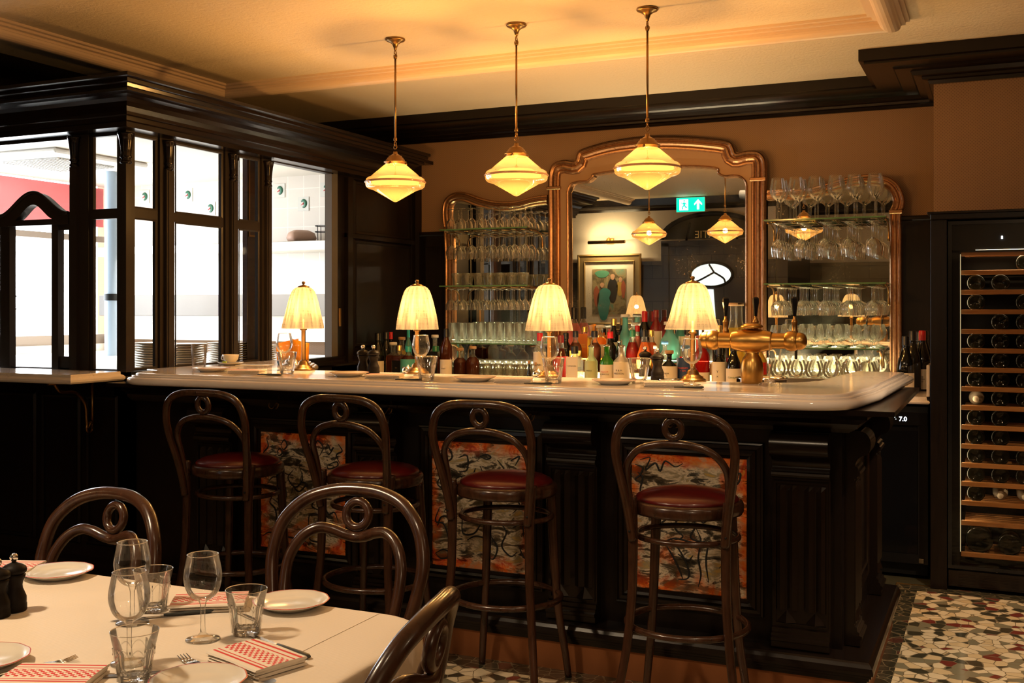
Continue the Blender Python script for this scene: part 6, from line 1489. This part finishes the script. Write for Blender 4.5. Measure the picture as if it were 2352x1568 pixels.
lamp('picture_light_up', 'AREA', (x0, YO+.19, za+.20), 5, (1, .72, .38), aim((x0, YO+.19, za+.20), (x0, YO, za+.35)), .5, .04)
# exit sign
xe, ze = onYm(1597, 449); ze = min(ze, 2.745)
t_ = thing('exit_sign', 'green illuminated emergency exit sign with running man and arrow, seen in the mirror', 'exit sign', (xe, YO+.20, ze), R(180))
MB().box(-.19, .19, 0, .04, -.095, .095, .004).build('sign_housing', M['white'], t_)
MB().box(-.185, .185, -.003, 0, -.09, .09).build('green_panel', mat('lit_green_panel', (0, .5, .3), .5, emit=(.0, .62, .34), estr=1.6), t_)
wm = mat('lit_white_pictogram', (1, 1, 1), .5, emit=(.85, 1, .95), estr=2.2)
MB().box(.03+.0, .145, -.005, -.003, -.07, .07).build('door_pictogram', wm, t_)
b = MB(); gm = bpy.data.materials['lit_green_panel']
for p_, r_ in ((((.085, .0, .03), (.08, 0, -.005)), .013), (((.08, 0, -.005), (.105, 0, -.03), (.10, 0, -.06)), .008), (((.08, 0, -.005), (.06, 0, -.035), (.04, 0, -.03)), .008), (((.085, 0, .025), (.11, 0, .01), (.12, 0, .03)), .006), (((.085, 0, .025), (.062, 0, .015), (.055, 0, .0)), .006)):
    b.tube([(x, -.006, z) for x, y, z in p_], r_, 6, flat=.15)
b.lathe([(0, -.001), (.011, 0), (.011, .001)], 12, (.082, -.006, .05), axis='y'); b.build('running_man', gm, t_)
b = MB(); b.prism([(-.10, -.005, .065), (-.15, -.005, .012), (-.15, -.005, -.012), (-.114, -.005, .022), (-.114, -.005, -.065), (-.086, -.005, -.065), (-.086, -.005, .022), (-.05, -.005, -.012), (-.05, -.005, .012)], (0, .002, 0)); b.build('arrow', wm, t_)
# door with oval light and arched fanlight reading SORTIE
xd, zd = onYm(1640, 625); xl_, _ = onYm(1520, 600); xr_, _ = onYm(1752, 600); _, zt1 = onYm(1640, 497); _, zt0 = onYm(1640, 548)
dw = abs(xr_-xl_)/2
dr = thing('exit_door', 'dark wooden exit door with an oval window, seen in the central mirror', 'door', (xd, YO+.07, 0), R(180)); dr.name = 'door_1'; dr['kind'] = 'structure'
b = MB(); b.box(-dw, dw, -.03, .0, 0, zt0, .006); b.box(-dw, -dw+.10, -.05, -.0, 0, zt0); b.box(dw-.10, dw, -.05, 0, 0, zt0); b.box(-dw, dw, -.05, 0, zt0-.04, zt0+.03)
b.build('door_leaf', M['tile'], dr)
om = mat('daylight_pane', (.9, .9, .9), .5, emit=(.72, .84, .86), estr=.9)
_, zo = onYm(1640, 622); xo1, _ = onYm(1590, 622); xo2, _ = onYm(1682, 622); rx = abs(xo2-xo1)/2; _, zo1 = onYm(1640, 597); _, zo2 = onYm(1640, 650); rz_ = abs(zo1-zo2)/2
b = MB(); b.prism([(rx*cos(R(a)), -.052, zo+rz_*sin(R(a))) for a in range(0, 360, 10)], (0, .02, 0)); b.build('oval_window', om, dr)
b = MB(); b.tube([(rx*1.04*cos(R(a)), -.055, zo+rz_*1.05*sin(R(a))) for a in range(0, 360, 10)], .018, 8, closed=True)
b.tube(smooth_path([(-rx*.15, -.058, zo+rz_*.2), (rx*.1, -.058, zo+rz_*.9)], 4), .012, 6); b.tube(smooth_path([(-rx*.15, -.058, zo+rz_*.2), (rx*.5, -.058, zo-.4*rz_), (rx*.8, -.058, zo-rz_*.6)], 4), .012, 6); b.tube(smooth_path([(-rx*.15, -.058, zo+rz_*.2), (-rx*.6, -.058, zo-.3*rz_), (-rx*.7, -.058, zo-rz_*.7)], 4), .012, 6)
b.build('window_tracery', M['blackm'], dr)
b = MB(); b.prism([(-rx*.30, -.052, .9), (rx*.62, -.052, .9), (rx*.62, -.052, zo-rz_*1.2), (-rx*.1, -.052, zo-rz_*1.25)][::-1], (0, .02, 0)); b.build('lower_window', om, dr)
fan = MB(); top = [(dw*cos(R(a)), -.03, zt0+.05+(zt1-zt0+.03)*sin(R(a))) for a in range(0, 181, 10)]
fan.prism(top, (0, .03, 0)); fo = fan.build('fanlight', mat('dark_fanlight_glass', (.05, .045, .03), .15), dr)
b = MB(); b.tube(top, .03, 8); b.tube([(-dw*.5, -.03, zt0+.03), (-dw*.42, -.03, zt0+(zt1-zt0)*.9)], .015, 6); b.tube([(dw*.5, -.03, zt0+.03), (dw*.42, -.03, zt0+(zt1-zt0)*.9)], .015, 6); b.build('fanlight_frame', M['blackm'], dr)
text('sortie_lettering', 'SORTIE', .135, M['gold'], fo, (0, -.036, zt0+.10), ext=.002)
t_ = thing('round_sticker', 'round pale blue sticker on the dark wall beside the exit door', 'sticker', (onYm(1700, 650)[0], YO+.062, onYm(1700, 650)[1]), R(180))
MB().lathe([(0, -.002), (.055, -.002), (.055, 0)], 24, axis='y').build('disc', mat('pale_blue_vinyl', (.12, .25, .42), .4), t_)
